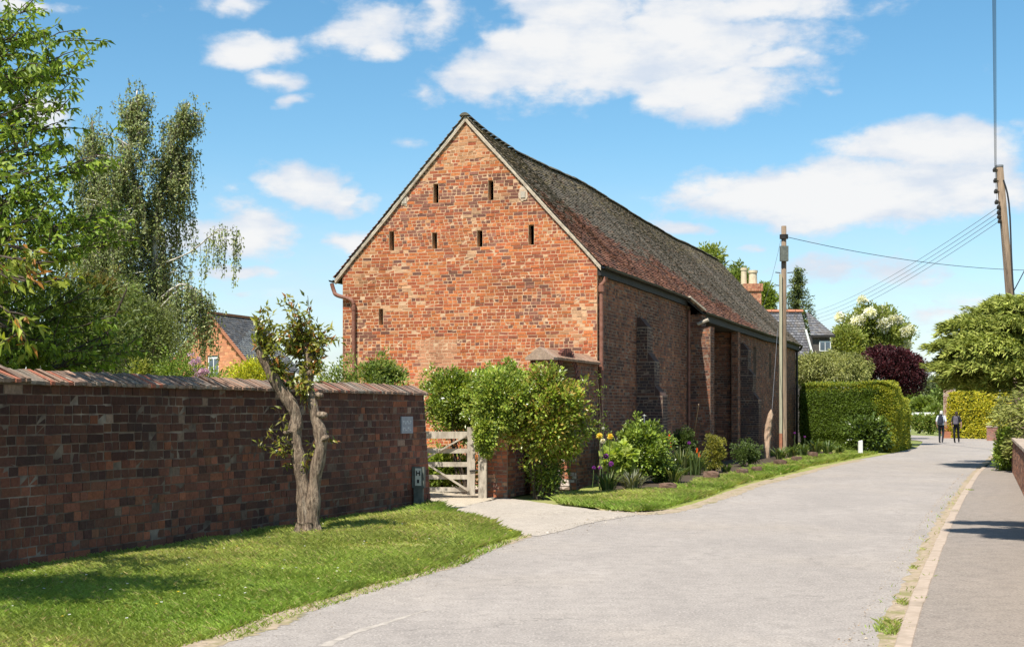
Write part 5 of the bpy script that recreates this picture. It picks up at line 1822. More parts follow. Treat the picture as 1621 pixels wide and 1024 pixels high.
# flip side of the hedge faces the lane
bp0 = W(1502, 690, 92)
tp_ = thing('brick_pillar', 'weathered brick pillar with a pale post under the juniper boughs', 'pillar', (bp0[0], bp0[1], 0), TH)
A_, Mm = Acc(), Acc()
brick_block(A_, Mm, -.35, .25, 0, .6, 0, 3.1, palette([(.25, .13, .09), (.32, .22, .15)], [1, 1]), '-y+x-x', .15)
A_.build('brick', M['brick_side'], tp_, kind='stuff')
Mm.build('mortar', M['verge'], tp_)
Acc().box(.30, .42, -.1, .02, 0, 3.2).build('pale_post', M['oak'], tp_)
for i, (u, lb_) in enumerate(((1504, 'brown planter with flowers left of the right walker'), (1531, 'brown planter with flowers right of the walkers'))):
    p = W(u, 691, 88)
    t = thing('planter', lb_, 'planter', (p[0], p[1], 0), TH, 'planters at the bend')
    a_ = Acc()
    a_.add([(-.45, -.25, -.03), (.45, -.25, -.03), (.45, .25, -.03), (-.45, .25, -.03), (-.55, -.3, .42), (.55, -.3, .42), (.55, .3, .42), (-.55, .3, .42)], BOXF)
    a_.build('tub', M['terracotta'], t)
    b_ = Acc()
    clumps(b_, np.array((0, 0, .58)) + rng.normal(0, 1, (14, 3)) * np.array((.3, .15, .10)), .16, 40, .1, .06, [(.10, .15, .03), (.35, .10, .05), (.4, .3, .06)])
    b_.build('flowers', M['leaf'], t)
p = W(1562, 692, 80)
lw = thing('brick_wall', 'short low brick wall stub at the foot of the yellow hedge', 'wall', (p[0], p[1], 0), TH)
A_, Mm = Acc(), Acc()
brick_block(A_, Mm, 0, .62, 0, 2.0, 0, .78, palette([(.34, .16, .12), (.28, .13, .10)], [1, 1]), '-y+x-x')
A_.build('brick', M['brick_new'], lw, kind='stuff')
Mm.build('mortar', M['mortar_side'], lw)
Acc().box(-.04, .66, -.04, 2.04, .78, .84).build('coping', M['kerb'], lw)

# ------------------------------------------------------------------ juniper and ivy on the right
def fronds(acc, wood, ctr, r, n, z, pal, lean=.12, per=34, L=.26, Wd=.06, az=None, thick=.25):
    for k in range(n):
        ang = rng.uniform(0, 6.283) if az is None else rng.uniform(*az)
        o = np.array((math.cos(ang), math.sin(ang), 0))
        ln = r * rng.uniform(.6, 1.08)
        b = np.array((ctr[0], ctr[1], z - .15 + rng.normal(0, .1)))
        q = b + o * ln + np.array((0, 0, lean * ln + rng.normal(0, .12)))
        m_ = (b + q) / 2 + np.array((0, 0, .14 * ln))
        p = lerp_path([b, m_, q + np.array((0, 0, .05)), q + o * .25 - np.array((0, 0, .08))], 14)
        wood.tube(p[:12], np.linspace(.03, .006, 12), 4)
        g = rng.uniform(.28, 1.0, per * 2)
        i = np.clip((g * 13), 0, 12.99)
        i0 = i.astype(int)
        P = p[i0] + (p[i0 + 1] - p[i0]) * (i - i0)[:, None]
        sd = np.cross(o, (0, 0, 1))
        P = P + sd * rng.normal(0, .26, (per * 2, 1)) * (1.15 - g[:, None] * .6) + np.array((0, 0, 1)) * rng.normal(0, thick * .35, (per * 2, 1))
        T = norm(o * .8 + runit(per * 2) * .55 + np.array((0, 0, .12)))
        add_leaves(acc, P, T, L * rng.uniform(.6, 1.25, per * 2), Wd * rng.uniform(.7, 1.3, per * 2), leafcol(pal, per * 2) * rng.uniform(.75, 1.25), .1, .12)


jp = [(.155, .195, .05), (.12, .155, .038), (.195, .225, .072), (.09, .12, .03)]
jb = np.array((16.9, 42.5, 0))
jt = thing('spreading_juniper', 'large layered juniper overhanging the pavement on the right', 'tree', jb)
a_, w_ = Acc(), Acc()
w_.tube([jb, jb + (0, 0, 2.5), jb + (.2, 0, 4.6)], [.25, .2, .06], 8)
def pad(acc, wood, c, rx, ry, th, n, pal, root):
    c = np.array(c, float)
    r_ = np.sqrt(rng.random(n)) * (1 + .18 * np.sin(rng.uniform(0, 6.28, 1) + 5 * rng.random(n)))
    an = rng.uniform(0, 2 * np.pi, n)
    x, y = r_ * np.cos(an) * rx, r_ * np.sin(an) * ry
    ridge = (vnoise(x + c[0] * 3, y + c[1], 1.8, 91) - .5) * th * 1.1
    z = th * (1 - r_ ** 2) * .9 + ridge + rng.normal(0, th * .16, n) - .06
    P = c + np.stack([x, y, z], 1)
    o = norm(P - np.asarray(root) * np.array((1, 1, 0)) - np.array((0, 0, 1)) * P[:, 2:3])
    T = norm(o * .75 + runit(n) * .5 + np.array((0, 0, .10)))
    tone = .72 + .5 * np.clip(z / th, 0, 1)
    add_leaves(acc, P, T, .23 * rng.uniform(.6, 1.25, n), .055 * rng.uniform(.7, 1.3, n), leafcol(pal, n) * (.8 + .4 * vnoise(P[:, 0], P[:, 2] * 3, 1.5, 5))[:, None], .1, .25)
    for k in range(7):
        q = c + np.array((rng.uniform(-.8, .8) * rx, rng.uniform(-.8, .8) * ry, -.08))
        b = np.array((root[0], root[1], c[2] - .35))
        wood.tube(limb_path(b, q, .06, 6), np.linspace(.05, .01, 6), 4)
    for k in range(10):
        an_ = rng.uniform(0, 6.28)
        e = c + np.array((math.cos(an_) * rx * .9, math.sin(an_) * ry * .9, 0))
        oo = norm(np.array((math.cos(an_) - .5, math.sin(an_) - .2, .12)))
        g = rng.random(26)[:, None]
        add_leaves(acc, e + oo * g * .38 + np.array((0, 0, .10)) * np.sin(g * 3) + rng.normal(0, .04, (26, 3)), norm(oo + runit(26) * .35), .2, .04, leafcol(pal, 26))


for (u, v, hu, th, Y, n) in ((1588, 492, 40, .34, 42.0, 2000), (1640, 485, 50, .34, 43, 1700), (1546, 520, 50, .32, 41.5, 2300), (1600, 522, 52, .36, 40.6, 2300), (1660, 525, 50, .36, 42, 1700), (1522, 553, 40, .34, 41.4, 2100), (1562, 550, 55, .38, 40.2, 2500), (1635, 555, 55, .4, 40.4, 2200), (1515, 582, 30, .38, 41.6, 1800), (1545, 585, 48, .42, 40.2, 2500), (1605, 588, 48, .42, 39.8, 2300), (1660, 590, 48, .4, 41, 1700), (1532, 606, 30, .3, 41.4, 1400), (1570, 612, 36, .3, 40.8, 1400), (1575, 535, 60, .34, 44, 1500), (1565, 570, 60, .34, 44.5, 1500), (1610, 505, 60, .34, 44.5, 1500)):
    c = W(u, v, Y)
    pad(a_, w_, c, hu / F_PX * Y, 1.25, th, n, jp, jb)
fronds(a_, w_, jb, 2.6, 40, 2.9, [(.03, .042, .016), (.04, .05, .02)], per=44, lean=0.05, L=.26, Wd=.08)
fronds(a_, w_, jb, 2.4, 30, 3.6, [(.03, .042, .016), (.04, .05, .02)], per=44, lean=0.05, L=.26, Wd=.08)
part(a_, 'crown', M['needle'], jt)
part(w_, 'trunk', M['bark_dark'], jt)
j2 = np.array((14.9, 37.0, 0))
jt2 = thing('juniper_shrub', 'lower grey-green juniper bough mound behind the ivy', 'shrub', j2)
a_, w_ = Acc(), Acc()
w_.tube([j2, j2 + (0, 0, 1.8)], [.15, .05], 7)
for (z, r, n) in ((2.15, 1.15, 26), (1.85, 1.5, 34), (1.5, 1.7, 36), (1.15, 1.75, 36), (.8, 1.6, 30)):
    fronds(a_, w_, j2 + rng.normal(0, .1, 3), r, n, z, [(.14, .165, .06), (.10, .125, .04), (.17, .19, .08)], per=30, L=.2, Wd=.05)
part(a_, 'foliage', M['needle'], jt2)
part(w_, 'trunk', M['bark_dark'], jt2)
iv = at_shrub('ivy_mound', 'glossy ivy smothering the end of the low roadside wall', 'shrub', 1592, 712, 15, 40, 38.2, 90, 80, .2, .085, .06, [(.10, .16, .025), (.075, .12, .02), (.14, .20, .04)], mat='leaf_gloss', depth=.5)

# low roadside wall on the right
rd = norm(np.array((4.3, 12.7)))
r0 = np.array((9.7, 26.3)) - rd * 21
rw = thing('roadside_wall', 'low brown brick wall edging the pavement at the right', 'wall', (r0[0], r0[1], .05), -math.atan2(rd[0], rd[1]))
A_, Mm = Acc(), Acc()
Mm.box(0, .22, 0, 34.0, 0, .86)
rpal = palette([(.26, .125, .08), (.21, .10, .065), (.30, .16, .10), (.16, .08, .06)], [3, 3, 2, 1])
brick_wall(A_, None, (0, 0, 0), (0, 1, 0), (-1, 0, 0), 0, 34.0, 0, .86, rpal, .075)
brick_wall(A_, None, (0, 34.0, 0), (1, 0, 0), (0, 1, 0), 0, .22, 0, .86, rpal, .075)
A_.build('brick', M['brick_new'], rw, kind='stuff')
Mm.build('mortar', M['mortar_side'], rw)
y = 0
cs = Acc().box(-.03, .25, 0, .44, .86, .92)
c0 = cs.build('coping_stone', M['kerb'], rw)
while y < 33.4:
    y += .45
    o = bpy.data.objects.new('coping_stone', c0.data)
    COL.objects.link(o)
    o.parent = rw
    o.location = (rng.uniform(-.004, .004), y, rng.uniform(-.003, .003))

# ------------------------------------------------------------------ trees that stand outside the view but shade the foreground
ot = np.array((-8.6, 9.0, 0))
t = thing('lime_tree', 'tree left of the view shading the near grass', 'tree', ot)
a_, w_ = Acc(), Acc()
trk = lerp_path([ot, ot + (.1, .1, 2), ot + (.2, .2, 4.5)], 8)
w_.tube(trk, np.linspace(.2, .08, 8), 8)
for (x, y, z, k) in ((-5.3, 10.0, 4.0, 20), (-5.0, 10.4, 4.0, 14), (-4.45, 10.6, 3.9, 6), (-5.6, 10.5, 4.3, 14), (-4.9, 9.6, 3.9, 10), (-6.2, 9.9, 4.3, 16), (-7, 10.6, 4.8, 16), (-7.6, 8.4, 5, 16), (-8.6, 9.8, 5.8, 16), (-9.6, 8.6, 5, 14)):
    q = np.array((x, y, z))
    w_.tube(limb_path(trk[5], q, .08, 6), np.linspace(.04, .01, 6), 5)
    clumps(a_, q + rng.normal(0, .22, (k, 3)), .26, 60, .1, .06, g_mid)
part(a_, 'crown', M['leaf'], t)
part(w_, 'trunk', M['bark_dark'], t)
ot = np.array((10.6, 13.2, 0))
t = thing('cedar_tree', 'cedar right of the view whose boughs shade the pavement', 'tree', ot)
a_, w_ = Acc(), Acc()
w_.tube([ot, ot + (0, 0, 5), ot + (0, 0, 10)], [.3, .22, .06], 8)
for (q, sp) in (((4.25, 16.3, 7.5), .36), ((3.75, 14.9, 7.5), .5), ((3.95, 14.0, 7.5), .55), ((4.3, 13.3, 7.4), .45), ((8, 10, 8.2), .5), ((13.5, 14, 8), .5), ((11, 16.5, 8.6), .4), ((10.5, 10, 9), .5)):
    q = np.array(q)
    b = ot + np.array((0, 0, q[2] - .3))
    p = limb_path(b, q, .03, 12, .01)
    w_.tube(p, np.linspace(.08, .012, 12), 5)
    m = 3200
    g = rng.uniform(.15, 1.0, m)
    i = np.clip(g * 11, 0, 10.99)
    i0 = i.astype(int)
    P = p[i0] + (p[i0 + 1] - p[i0]) * (i - i0)[:, None]
    sd = norm(np.cross(q - b, (0, 0, 1)))
    P = P + sd * (rng.normal(0, sp, (m, 1)) * np.clip((1.04 - g[:, None]) * 3, .1, .75)) + np.array((0, 0, .1)) * rng.normal(size=(m, 1))
    add_leaves(a_, P, norm(norm(q - b) * .8 + runit(m) * .6), .3, .08, leafcol(g_dark, m))
part(a_, 'crown', M['needle'], t)
part(w_, 'trunk', M['bark_dark'], t)

# ------------------------------------------------------------------ poles and wires
PY = 49.0
pb = np.array(((1240 - 810.5) / F_PX * PY, PY, 0))
pol = thing('telegraph_pole', 'wooden telegraph pole with pale cable cover in front of the barn', 'pole', pb)
H = CAMH + (HOR - 358) / F_PX * PY
Acc().tube([(.02, 0, -.1), (.02, 0, H * .5), (.02, 0, H)], [.108, .098, .088], 12, rough=.03).build('shaft', M['pole'], pol, True)
Acc().box(-.165, -.075, -.17, -.08, .9, H - 1.7).build('cable_cover', M['pole_strip'], pol)
Acc().box(-.165, -.07, -.172, -.078, .3, .9).build('cable_cover', M['terracotta'], pol)
Acc().box(-.14, .14, -.22, -.05, H - 1.25, H - .72).build('junction_box', M['post_grey'], pol)
Acc().tube([(.02, 0, H - .45), (.02, 0, H - .30)], .15, 12).build('pole_band', M['black_iron'], pol)
for z in (H - 1.65, H - 2.1):
    for s in (-1, 1):
        Acc().bar((.02 + s * .12, 0, z), (.02 + s * .30, 0, z + .02), .03, .03).build('step_iron', M['black_iron'], pol)

P2Y = 50.0
top2 = W(1582, 264, P2Y)
foot2 = W(1620, 735, P2Y)
foot2[2] = 0
pol2 = thing('telegraph_pole', 'leaning telegraph pole with insulators rising behind the juniper', 'pole', foot2)
a_ = Acc().tube([foot2 - np.array((0, 0, .1)), (foot2 + top2) / 2, top2], [.17, .155, .13], 12, rough=.03)
part(a_, 'shaft', M['pole'], pol2, True)
part(Acc().tube([top2 - np.array((0, 0, .02)), top2 + np.array((0, 0, .05))], .14, 12), 'cap', M['wire_grey'], pol2)
part(Acc().tube(lerp_path([top2 + np.array((.10, -.13, -.5)), W(1593, 330, P2Y) + np.array((.06, -.14, 0)), W(1602, 470, P2Y) + np.array((.02, -.13, 0)), foot2 + np.array((.18, -.1, .5))], 14), .03, 6), 'riser_cable', M['wire'], pol2)
ins = []
for (u, v) in ((1574.5, 269), (1575.5, 286), (1576.5, 303), (1577.5, 320), (1581, 328), (1581, 336), (1581.5, 343), (1582.5, 350)):
    p = W(u, v, P2Y - .1)
    shaft_x = np.interp(p[2], [0, top2[2]], [foot2[0], top2[0]])
    part(Acc().bar((shaft_x, P2Y - .05, p[2]), p, .03, .03), 'bracket', M['black_iron'], pol2)
    part(Acc().tube([p + np.array((0, 0, -.08)), p, p + np.array((0, 0, .08))], [.06, .075, .035], 8), 'insulator', M['black_iron'], pol2)
    ins.append(p)


def wire(name, label, p, q, sagd, r, mat, group):
    p, q = np.array(p, float), np.array(q, float)
    f = np.linspace(0, 1, 28)
    pts = p + (q - p) * f[:, None]
    pts[:, 2] -= sagd * 4 * f * (1 - f)
    o = Acc().tube(pts, r, 5).build(name, M[mat], None, True)
    tag(o, label, 'cable', group)


ordn = ('topmost', 'second', 'third', 'lowest')
for k in range(4):
    q = ins[k] + np.array((-21.3, -61, 0.3))
    wire('power_line', f'{ordn[k]} of four power lines running overhead from the leaning pole', ins[k], q, .35, .0055, 'wire', 'power lines along the lane')
for k in range(4):
    q = W(1278 + k * 2, 496 + k * 5.5, 120)
    wire('power_line', f'{ordn[k]} of four thin lines from the leaning pole down to the far house', ins[4 + k], q, .55, .010, 'wire_grey', 'power lines to the far house')
wire('phone_wire', 'single phone wire crossing the lane between the two poles', pb + np.array((.1, 0, H - .38)), W(1690, 428, 60), .35, .011, 'wire', None)
wire('drop_wire', 'thin drop wire slanting from the pole down to the barn', pb + np.array((-.1, -.05, H - .5)), W(1206, 492, 50), .15, .006, 'wire_grey', None)
wire('stay_wire', 'thin stay wire running down left of the telegraph pole', W(1231, 520, 49), W(1222, 650, 47.3), .02, .006, 'wire_grey', None)
wire('guy_wire', 'taut guy wire to the right of the leaning pole', W(1604, 462, P2Y), W(1650, 370, P2Y + 6), .05, .02, 'wire', None)

# ------------------------------------------------------------------ houses
def slate_slope(acc, P00, P01, P10, P11, rows, cols, pal):
    """slates on the quad ridge (P00-P01) to eaves (P10-P11)"""
    P00, P01, P10, P11 = [np.array(p, float) for p in (P00, P01, P10, P11)]
    nrm = np.cross(P01 - P00, P10 - P00)
    nrm = nrm / np.linalg.norm(nrm)
    if nrm[2] < 0:
        nrm = -nrm

    def S(a, b):
        return (P00 * (1 - a) + P01 * a) * (1 - b) + (P10 * (1 - a) + P11 * a) * b
    for r in range(rows):
        off = (r % 2) * .5
        for c in range(-1, cols):
            a0, a1 = max(0, (c + off) / cols), min(1, (c + 1 + off) / cols)
            if a1 - a0 < .002:
                continue
            g = .002
            V = [S(a0 + g, r / rows) + nrm * .004, S(a1 - g, r / rows) + nrm * .004, S(a1 - g, (r + 1.05) / rows) + nrm * (.035 + rng.uniform(0, .01)), S(a0 + g, (r + 1.05) / rows) + nrm * (.035 + rng.uniform(0, .01))]
            V += [V[3] - nrm * .03, V[2] - nrm * .03]
            acc.add(V, [(0, 1, 2, 3), (3, 2, 5, 4)], pal[rng.integers(len(pal))] * rng.uniform(.8, 1.2))


slp = np.array([(.13, .13, .14), (.10, .10, .11), (.16, .155, .155), (.12, .11, .105)])
# house behind the birch
HY = 70.0
ap = W(333, 496, HY)
ev_ = W(408, 584, HY)
hs = thing('red_house', 'orange brick house gable with slate roof showing right of the birch', 'house', (ap[0], HY, 0), TH)
hw_, zr_ = (ev_[0] - ap[0]) / .9452, ap[2]
ze_ = ev_[2]
A_, Mm = Acc(), Acc()
hp = palette([(.60, .26, .13), (.54, .23, .12), (.64, .30, .16)], [1, 1, 1])
wx0 = .35
win_w = (W(328, 575, HY)[0] - ap[0]) / .9452, (W(347, 575, HY)[0] - ap[0]) / .9452
wz = W(330, 592, HY)[2] - .3, W(330, 564, HY)[2]
sl_ = (zr_ - ze_) / hw_
brick_wall(A_, Mm, (0, 0, 0), (1, 0, 0), (0, -1, 0), -hw_, hw_, 0, zr_ - .1, hp, .15, [(win_w[0], win_w[1], wz[0], wz[1])], lambda z: (-min(hw_ - .2, (zr_ - .08 - z) / sl_), min(hw_ - .2, (zr_ - .08 - z) / sl_)), blen=.4)
A_.build('brick', M['brick_new'], hs, kind='stuff')
Mm.build('mortar', noise_mat('house_mortar', (.48, .24, .14), (.42, .2, .11), 5), hs)
Acc().box(hw_ - .45, hw_ - .2, .2, 4.6, 0, ze_ + .1).build('side_wall', M['terracotta'], hs)
ra = Acc()
slate_slope(ra, (0, -.15, zr_), (0, 4.8, zr_), (hw_ + .1, -.15, ze_ - .12), (hw_ + .1, 4.8, ze_ - .12), 26, 18, slp)
slate_slope(ra, (0, -.15, zr_), (0, 4.8, zr_), (-hw_ - .1, -.15, ze_ - .12), (-hw_ - .1, 4.8, ze_ - .12), 14, 20, slp)
rf = ra.build('roof', M['slate'], hs)
Acc().bar((0, -.2, zr_ + .03), (0, 4.8, zr_ + .03), .22, .12).build('ridge', M['terracotta'], rf)
for s in (-1, 1):
    Acc().bar((0, -.16, zr_ - .04), (s * (hw_ + .1), -.16, ze_ - .16), .08, .14).build('bargeboard', M['terracotta'], rf)
    for k in range(9):
        f = (k + .7) / 9.5
        x, z = s * hw_ * f, zr_ - .28 - (zr_ - ze_) * f
        Acc().box(x - .06, x + .06, -.10, -.01, z - .07, z + .05).build('dentil', M['terracotta'], rf)
wn = Acc().box(win_w[0] - .01, win_w[1] + .01, .06, .10, wz[0], wz[1]).build('window', M['white_paint'], hs)
ww = (win_w[1] - win_w[0])
for i in range(2):
    Acc().box(win_w[0] + ww * (.10 + .44 * i), win_w[0] + ww * (.46 + .44 * i), .045, .06, wz[0] + .1, wz[1] - .12).build('pane', M['glass'], wn)

# slate-roofed house beyond the hedge
HY2 = 76.0
rl, rr_ = W(1170, 489, HY2), W(1284, 488, HY2)
h2 = thing('slate_house', 'slate-roofed house with orange ridge and small dormer beyond the barn', 'house', (rl[0], HY2, 0))
Lh = rr_[0] - rl[0]
zr2 = rr_[2]
ze2 = W(1284, 585, HY2)[2]
dy = 2.6
ra = Acc()
slate_slope(ra, (0, dy, zr2), (Lh, dy, zr2), (0, 0, ze2), (Lh + .25, 0, ze2), 22, 22, slp * 1.25)
slate_slope(ra, (0, dy, zr2), (Lh, dy, zr2), (0, 2 * dy, ze2), (Lh, 2 * dy, ze2), 10, 10, slp * 1.2)
rf2 = ra.build('roof', M['slate'], h2)
x = 0
while x < Lh:
    A_ = Acc()
    V = []
    for xx in (x, x + .43):
        for t in np.linspace(-1.3, 1.3, 6):
            V.append((xx, dy + .17 * math.sin(t), zr2 - .06 + .19 * math.cos(t)))
    A_.add(V, [(i, i + 1, 7 + i, 6 + i) for i in range(5)])
    A_.build('ridge_tile', M['terracotta'], rf2)
    x += .45
A_ = Acc()
A_.box(0, Lh + .05, .15, .35, 0, ze2 + .1)
A_.box(0, Lh + .05, 2 * dy - .35, 2 * dy - .15, 0, ze2 + .1)
A_.add([(Lh, .2, 0), (Lh, 2 * dy - .2, 0), (Lh, 2 * dy - .2, ze2), (Lh, dy, zr2 - .1), (Lh, .2, ze2)], [(0, 1, 2, 3, 4)])
A_.build('wall', M['render_grey'], h2)
# dormer wing on the right
dx0, dx1 = Lh - .02, W(1316, 540, HY2)[0] - rl[0]
dz1, dz0 = W(1300, 531, HY2)[2], W(1300, 590, HY2)[2]
Acc().box(dx0 + .1, dx1 - .1, -.1, 3.2, 0, dz1).build('wing_wall', M['render_grey'], h2)
ra = Acc()
tpz = zr2 - .15
slate_slope(ra, (dx0, 1.2, tpz), (dx0 + .12, 1.2, tpz), (dx0 - .05, -.25, dz1), (dx1 + .12, -.25, dz1), 13, 7, slp * 1.3)
slate_slope(ra, (dx0 + .12, 1.2, tpz), (dx0 + .12, 2.4, tpz), (dx1 + .12, -.25, dz1), (dx1 + .12, 3.4, dz1), 13, 8, slp * 1.2)
ra.build('wing_roof', M['slate'], h2)
Acc().box(dx0 - .05, dx1 + .14, -.30, -.22, dz1 - .12, dz1).build('gutter', M['black_iron'], h2)
wx0_, wx1_ = W(1296, 540, HY2)[0] - rl[0], W(1314, 540, HY2)[0] - rl[0]
wz1, wz0 = W(1300, 540, HY2)[2], W(1300, 556, HY2)[2]
wn = Acc().box(wx0_, wx1_, -.16, -.10, wz0, wz1).build('window', M['white_paint'], h2)
for i in range(2):
    ww = (wx1_ - wx0_)
    Acc().box(wx0_ + ww * (.07 + .46 * i), wx0_ + ww * (.47 + .46 * i), -.175, -.16, wz0 + .06, wz1 - .07).build('pane', M['glass'], wn)
Acc().bar((dx0 + .02, -.3, W(1, 560, HY2)[2]), (dx0 - .35, -.3, W(1, 522, HY2)[2]), .1, .14, (0, 1, 0)).build('bargeboard', M['white_paint'], h2)
# chimney stack of the house behind the barn
CY = 84.0
cp = W(1192, 470, CY)
ch = thing('chimney_stack', 'red brick chimney stack with two buff pots behind the barn roof', 'chimney', (cp[0], CY, 0))
hw2 = 15.5 / F_PX * CY
z_top = W(1, 449, CY)[2]
A_, Mm = Acc(), Acc()
cpal_ = palette([(.42, .16, .09), (.34, .13, .08), (.48, .22, .12)], [1, 1, 1])
brick_block(A_, Mm, -hw2 * .85, hw2 * .85, 0, .9, 0, z_top - .45, cpal_, '-y+x', .15)
brick_block(A_, Mm, -hw2, hw2, -.08, .98, z_top - .45, z_top, cpal_, '-y+x', .15)
A_.build('brick', M['brick_new'], ch, kind='stuff')
Mm.build('mortar', M['mortar_gable'], ch)
for (u, v, r_) in ((1179.5, 423, .17), (1194, 427, .24)):
    x = (u - 1192) / F_PX * CY
    zt = W(1, v, CY)[2]
    Acc().tube([(x, .45, z_top), (x, .45, zt - .16), (x, .45, zt - .15), (x, .45, zt)], [r_ * 1.1, r_, r_ * 1.2, r_ * 1.2], 14).build('chimney_pot', M['buff_pot'], ch, False)

# ------------------------------------------------------------------ two walkers
def walker(label, u, vfoot, h, shirt, trous, hair, mirror, cap=None):
    p = G(u, vfoot)
    t = thing('person', label, 'person', p, TH - .15)
    s = h / 1.75
    m = -1 if mirror else 1
    J = {'pel': (0, 0, .95), 'wst': (0, .01, 1.08), 'chest': (0, 0, 1.30), 'neck': (0, .02, 1.47), 'hb': (0, .035, 1.56), 'head': (0, .03, 1.66), 'top': (0, .02, 1.74),
         'lh': (-.09, 0, .92), 'lk': (-.10, .10 * m, .50), 'la': (-.10, .02 * m + .04, .09), 'lt': (-.10, .20 + .02 * m, .03),
         'rh': (.09, 0, .92), 'rk': (.10, .02 - .03 * m, .50), 'ra': (.10, -.20 * m - .02, .10), 'rt': (.10, -.06 - .2 * m, .03),
         'ls': (-.18, 0, 1.41), 'le': (-.24, -.05, 1.14), 'lw': (-.23, .05, .90), 'lf': (-.21, .09, .80),
         'rs': (.18, 0, 1.41), 're': (.25, -.04, 1.14), 'rw': (.25, .03, .90), 'rf': (.23, .06, .80)}
    rad = {'pel': .155, 'wst': .14, 'chest': .165, 'neck': .06, 'hb': .08, 'head': .098, 'top': .06, 'lh': .10, 'lk': .068, 'la': .045, 'lt': .04, 'rh': .10, 'rk': .068, 'ra': .045, 'rt': .04,
           'ls': .075, 'le': .05, 'lw': .036, 'lf': .03, 'rs': .075, 're': .05, 'rw': .036, 'rf': .03}
    E = [('pel', 'wst'), ('wst', 'chest'), ('chest', 'neck'), ('neck', 'hb'), ('hb', 'head'), ('head', 'top'), ('pel', 'lh'), ('lh', 'lk'), ('lk', 'la'), ('la', 'lt'), ('pel', 'rh'), ('rh', 'rk'), ('rk', 'ra'), ('ra', 'rt'), ('chest', 'ls'), ('ls', 'le'), ('le', 'lw'), ('lw', 'lf'), ('chest', 'rs'), ('rs', 're'), ('re', 'rw'), ('rw', 'rf')]
    ks_ = list(J)
    me = bpy.data.meshes.new('skeleton')
    me.from_pydata([tuple(c * s for c in J[k]) for k in ks_], [(ks_.index(a), ks_.index(b)) for a, b in E], [])
    o = bpy.data.objects.new('skeleton', me)
    COL.objects.link(o)
    md = o.modifiers.new('skin', 'SKIN')
    sv = me.skin_vertices[0].data
    for i, k in enumerate(ks_):
        r_ = rad[k] * s
        sv[i].radius = (r_, r_ * (.72 if k in ('chest', 'wst', 'pel') else 1))
        sv[i].use_root = (k == 'pel')
    md2 = o.modifiers.new('sub', 'SUBSURF')
    md2.levels = md2.render_levels = 2
    dg = bpy.context.evaluated_depsgraph_get()
    bm_ = bpy.data.meshes.new_from_object(o.evaluated_get(dg))
    bpy.data.objects.remove(o)
    bo = bpy.data.objects.new('body', bm_)
    COL.objects.link(bo)
    bo.parent = t
    bm_.materials.clear()
    cloth = lambda n_, c: noise_mat(n_, c, tuple(x * .8 for x in c), 12, bump=.2)
    for mm in (cloth('shirt_cloth', shirt), cloth('trouser_cloth', trous), noise_mat('skin', (.50, .30, .21), (.45, .26, .18), 8, bump=0), cloth('hair', hair), cloth('shoes', (.03, .03, .03))):
        bm_.materials.append(mm)
    for pl_ in bm_.polygons:
        c = pl_.center / s
        pl_.use_smooth = True
        if c.z > 1.50:
            k = 3 if (c.z > 1.62 or c.y < .05) else 2
        elif c.z > 1.0 and abs(c.x) < .23 or c.z > 1.16:
            k = 0
        elif abs(c.x) > .19:
            k = 2
        elif c.z > .98:
            k = 0
        elif c.z < .08:
            k = 4
        else:
            k = 1
        pl_.material_index = k
    # ears and nose keep the head a head from either side
    return t, p, s


def backpack(label, p, col, s):
    t = thing('backpack', label, 'backpack', p, TH - .15, 'backpacks')
    bm_ = bmesh.new()
    bmesh.ops.create_cube(bm_, size=1)
    bmesh.ops.bevel(bm_, geom=bm_.edges[:], offset=.16, segments=3, affect='EDGES')
    for q in bm_.verts:
        q.co = Vector((q.co.x * .27 * (1 - .15 * (q.co.z > .2)), q.co.y * .19 - .20, q.co.z * .48 + 1.24)) * s
    me = bpy.data.meshes.new('pack')
    bm_.to_mesh(me)
    bm_.free()
    me.materials.append(noise_mat('pack_cloth', col, tuple(c * .6 for c in col), 8))
    o = bpy.data.objects.new('pack', me)
    COL.objects.link(o)
    o.parent = t
    Acc().box(-.10 * s, .10 * s, -.34 * s, -.29 * s, 1.05 * s, 1.25 * s).build('front_pocket', me.materials[0], t)
    for x in (-.11, .11):
        Acc().tube(lerp_path([(x * s, -.12 * s, 1.42 * s), (x * s, -.02 * s, 1.50 * s), (x * 1.1 * s, .13 * s, 1.38 * s), (x * 1.3 * s, .12 * s, 1.2 * s), (x * 1.4 * s, -.1 * s, 1.08 * s)], 12), .018, 5).build('strap', me.materials[0], t)


_, p, s = walker('walker in pale shirt and dark trousers on the left, grey-haired, seen from behind', 1490, 701, 1.74, (.62, .66, .72), (.02, .022, .03), (.62, .60, .57), False)
backpack('navy backpack on the walker in the pale shirt', p, (.03, .035, .055), s)
_, p, s = walker('walker in black top and black trousers on the right, seen from behind', 1514, 701, 1.70, (.02, .02, .024), (.015, .015, .018), (.05, .035, .03), True)
backpack('dark grey backpack on the walker in black', p, (.13, .115, .14), s)

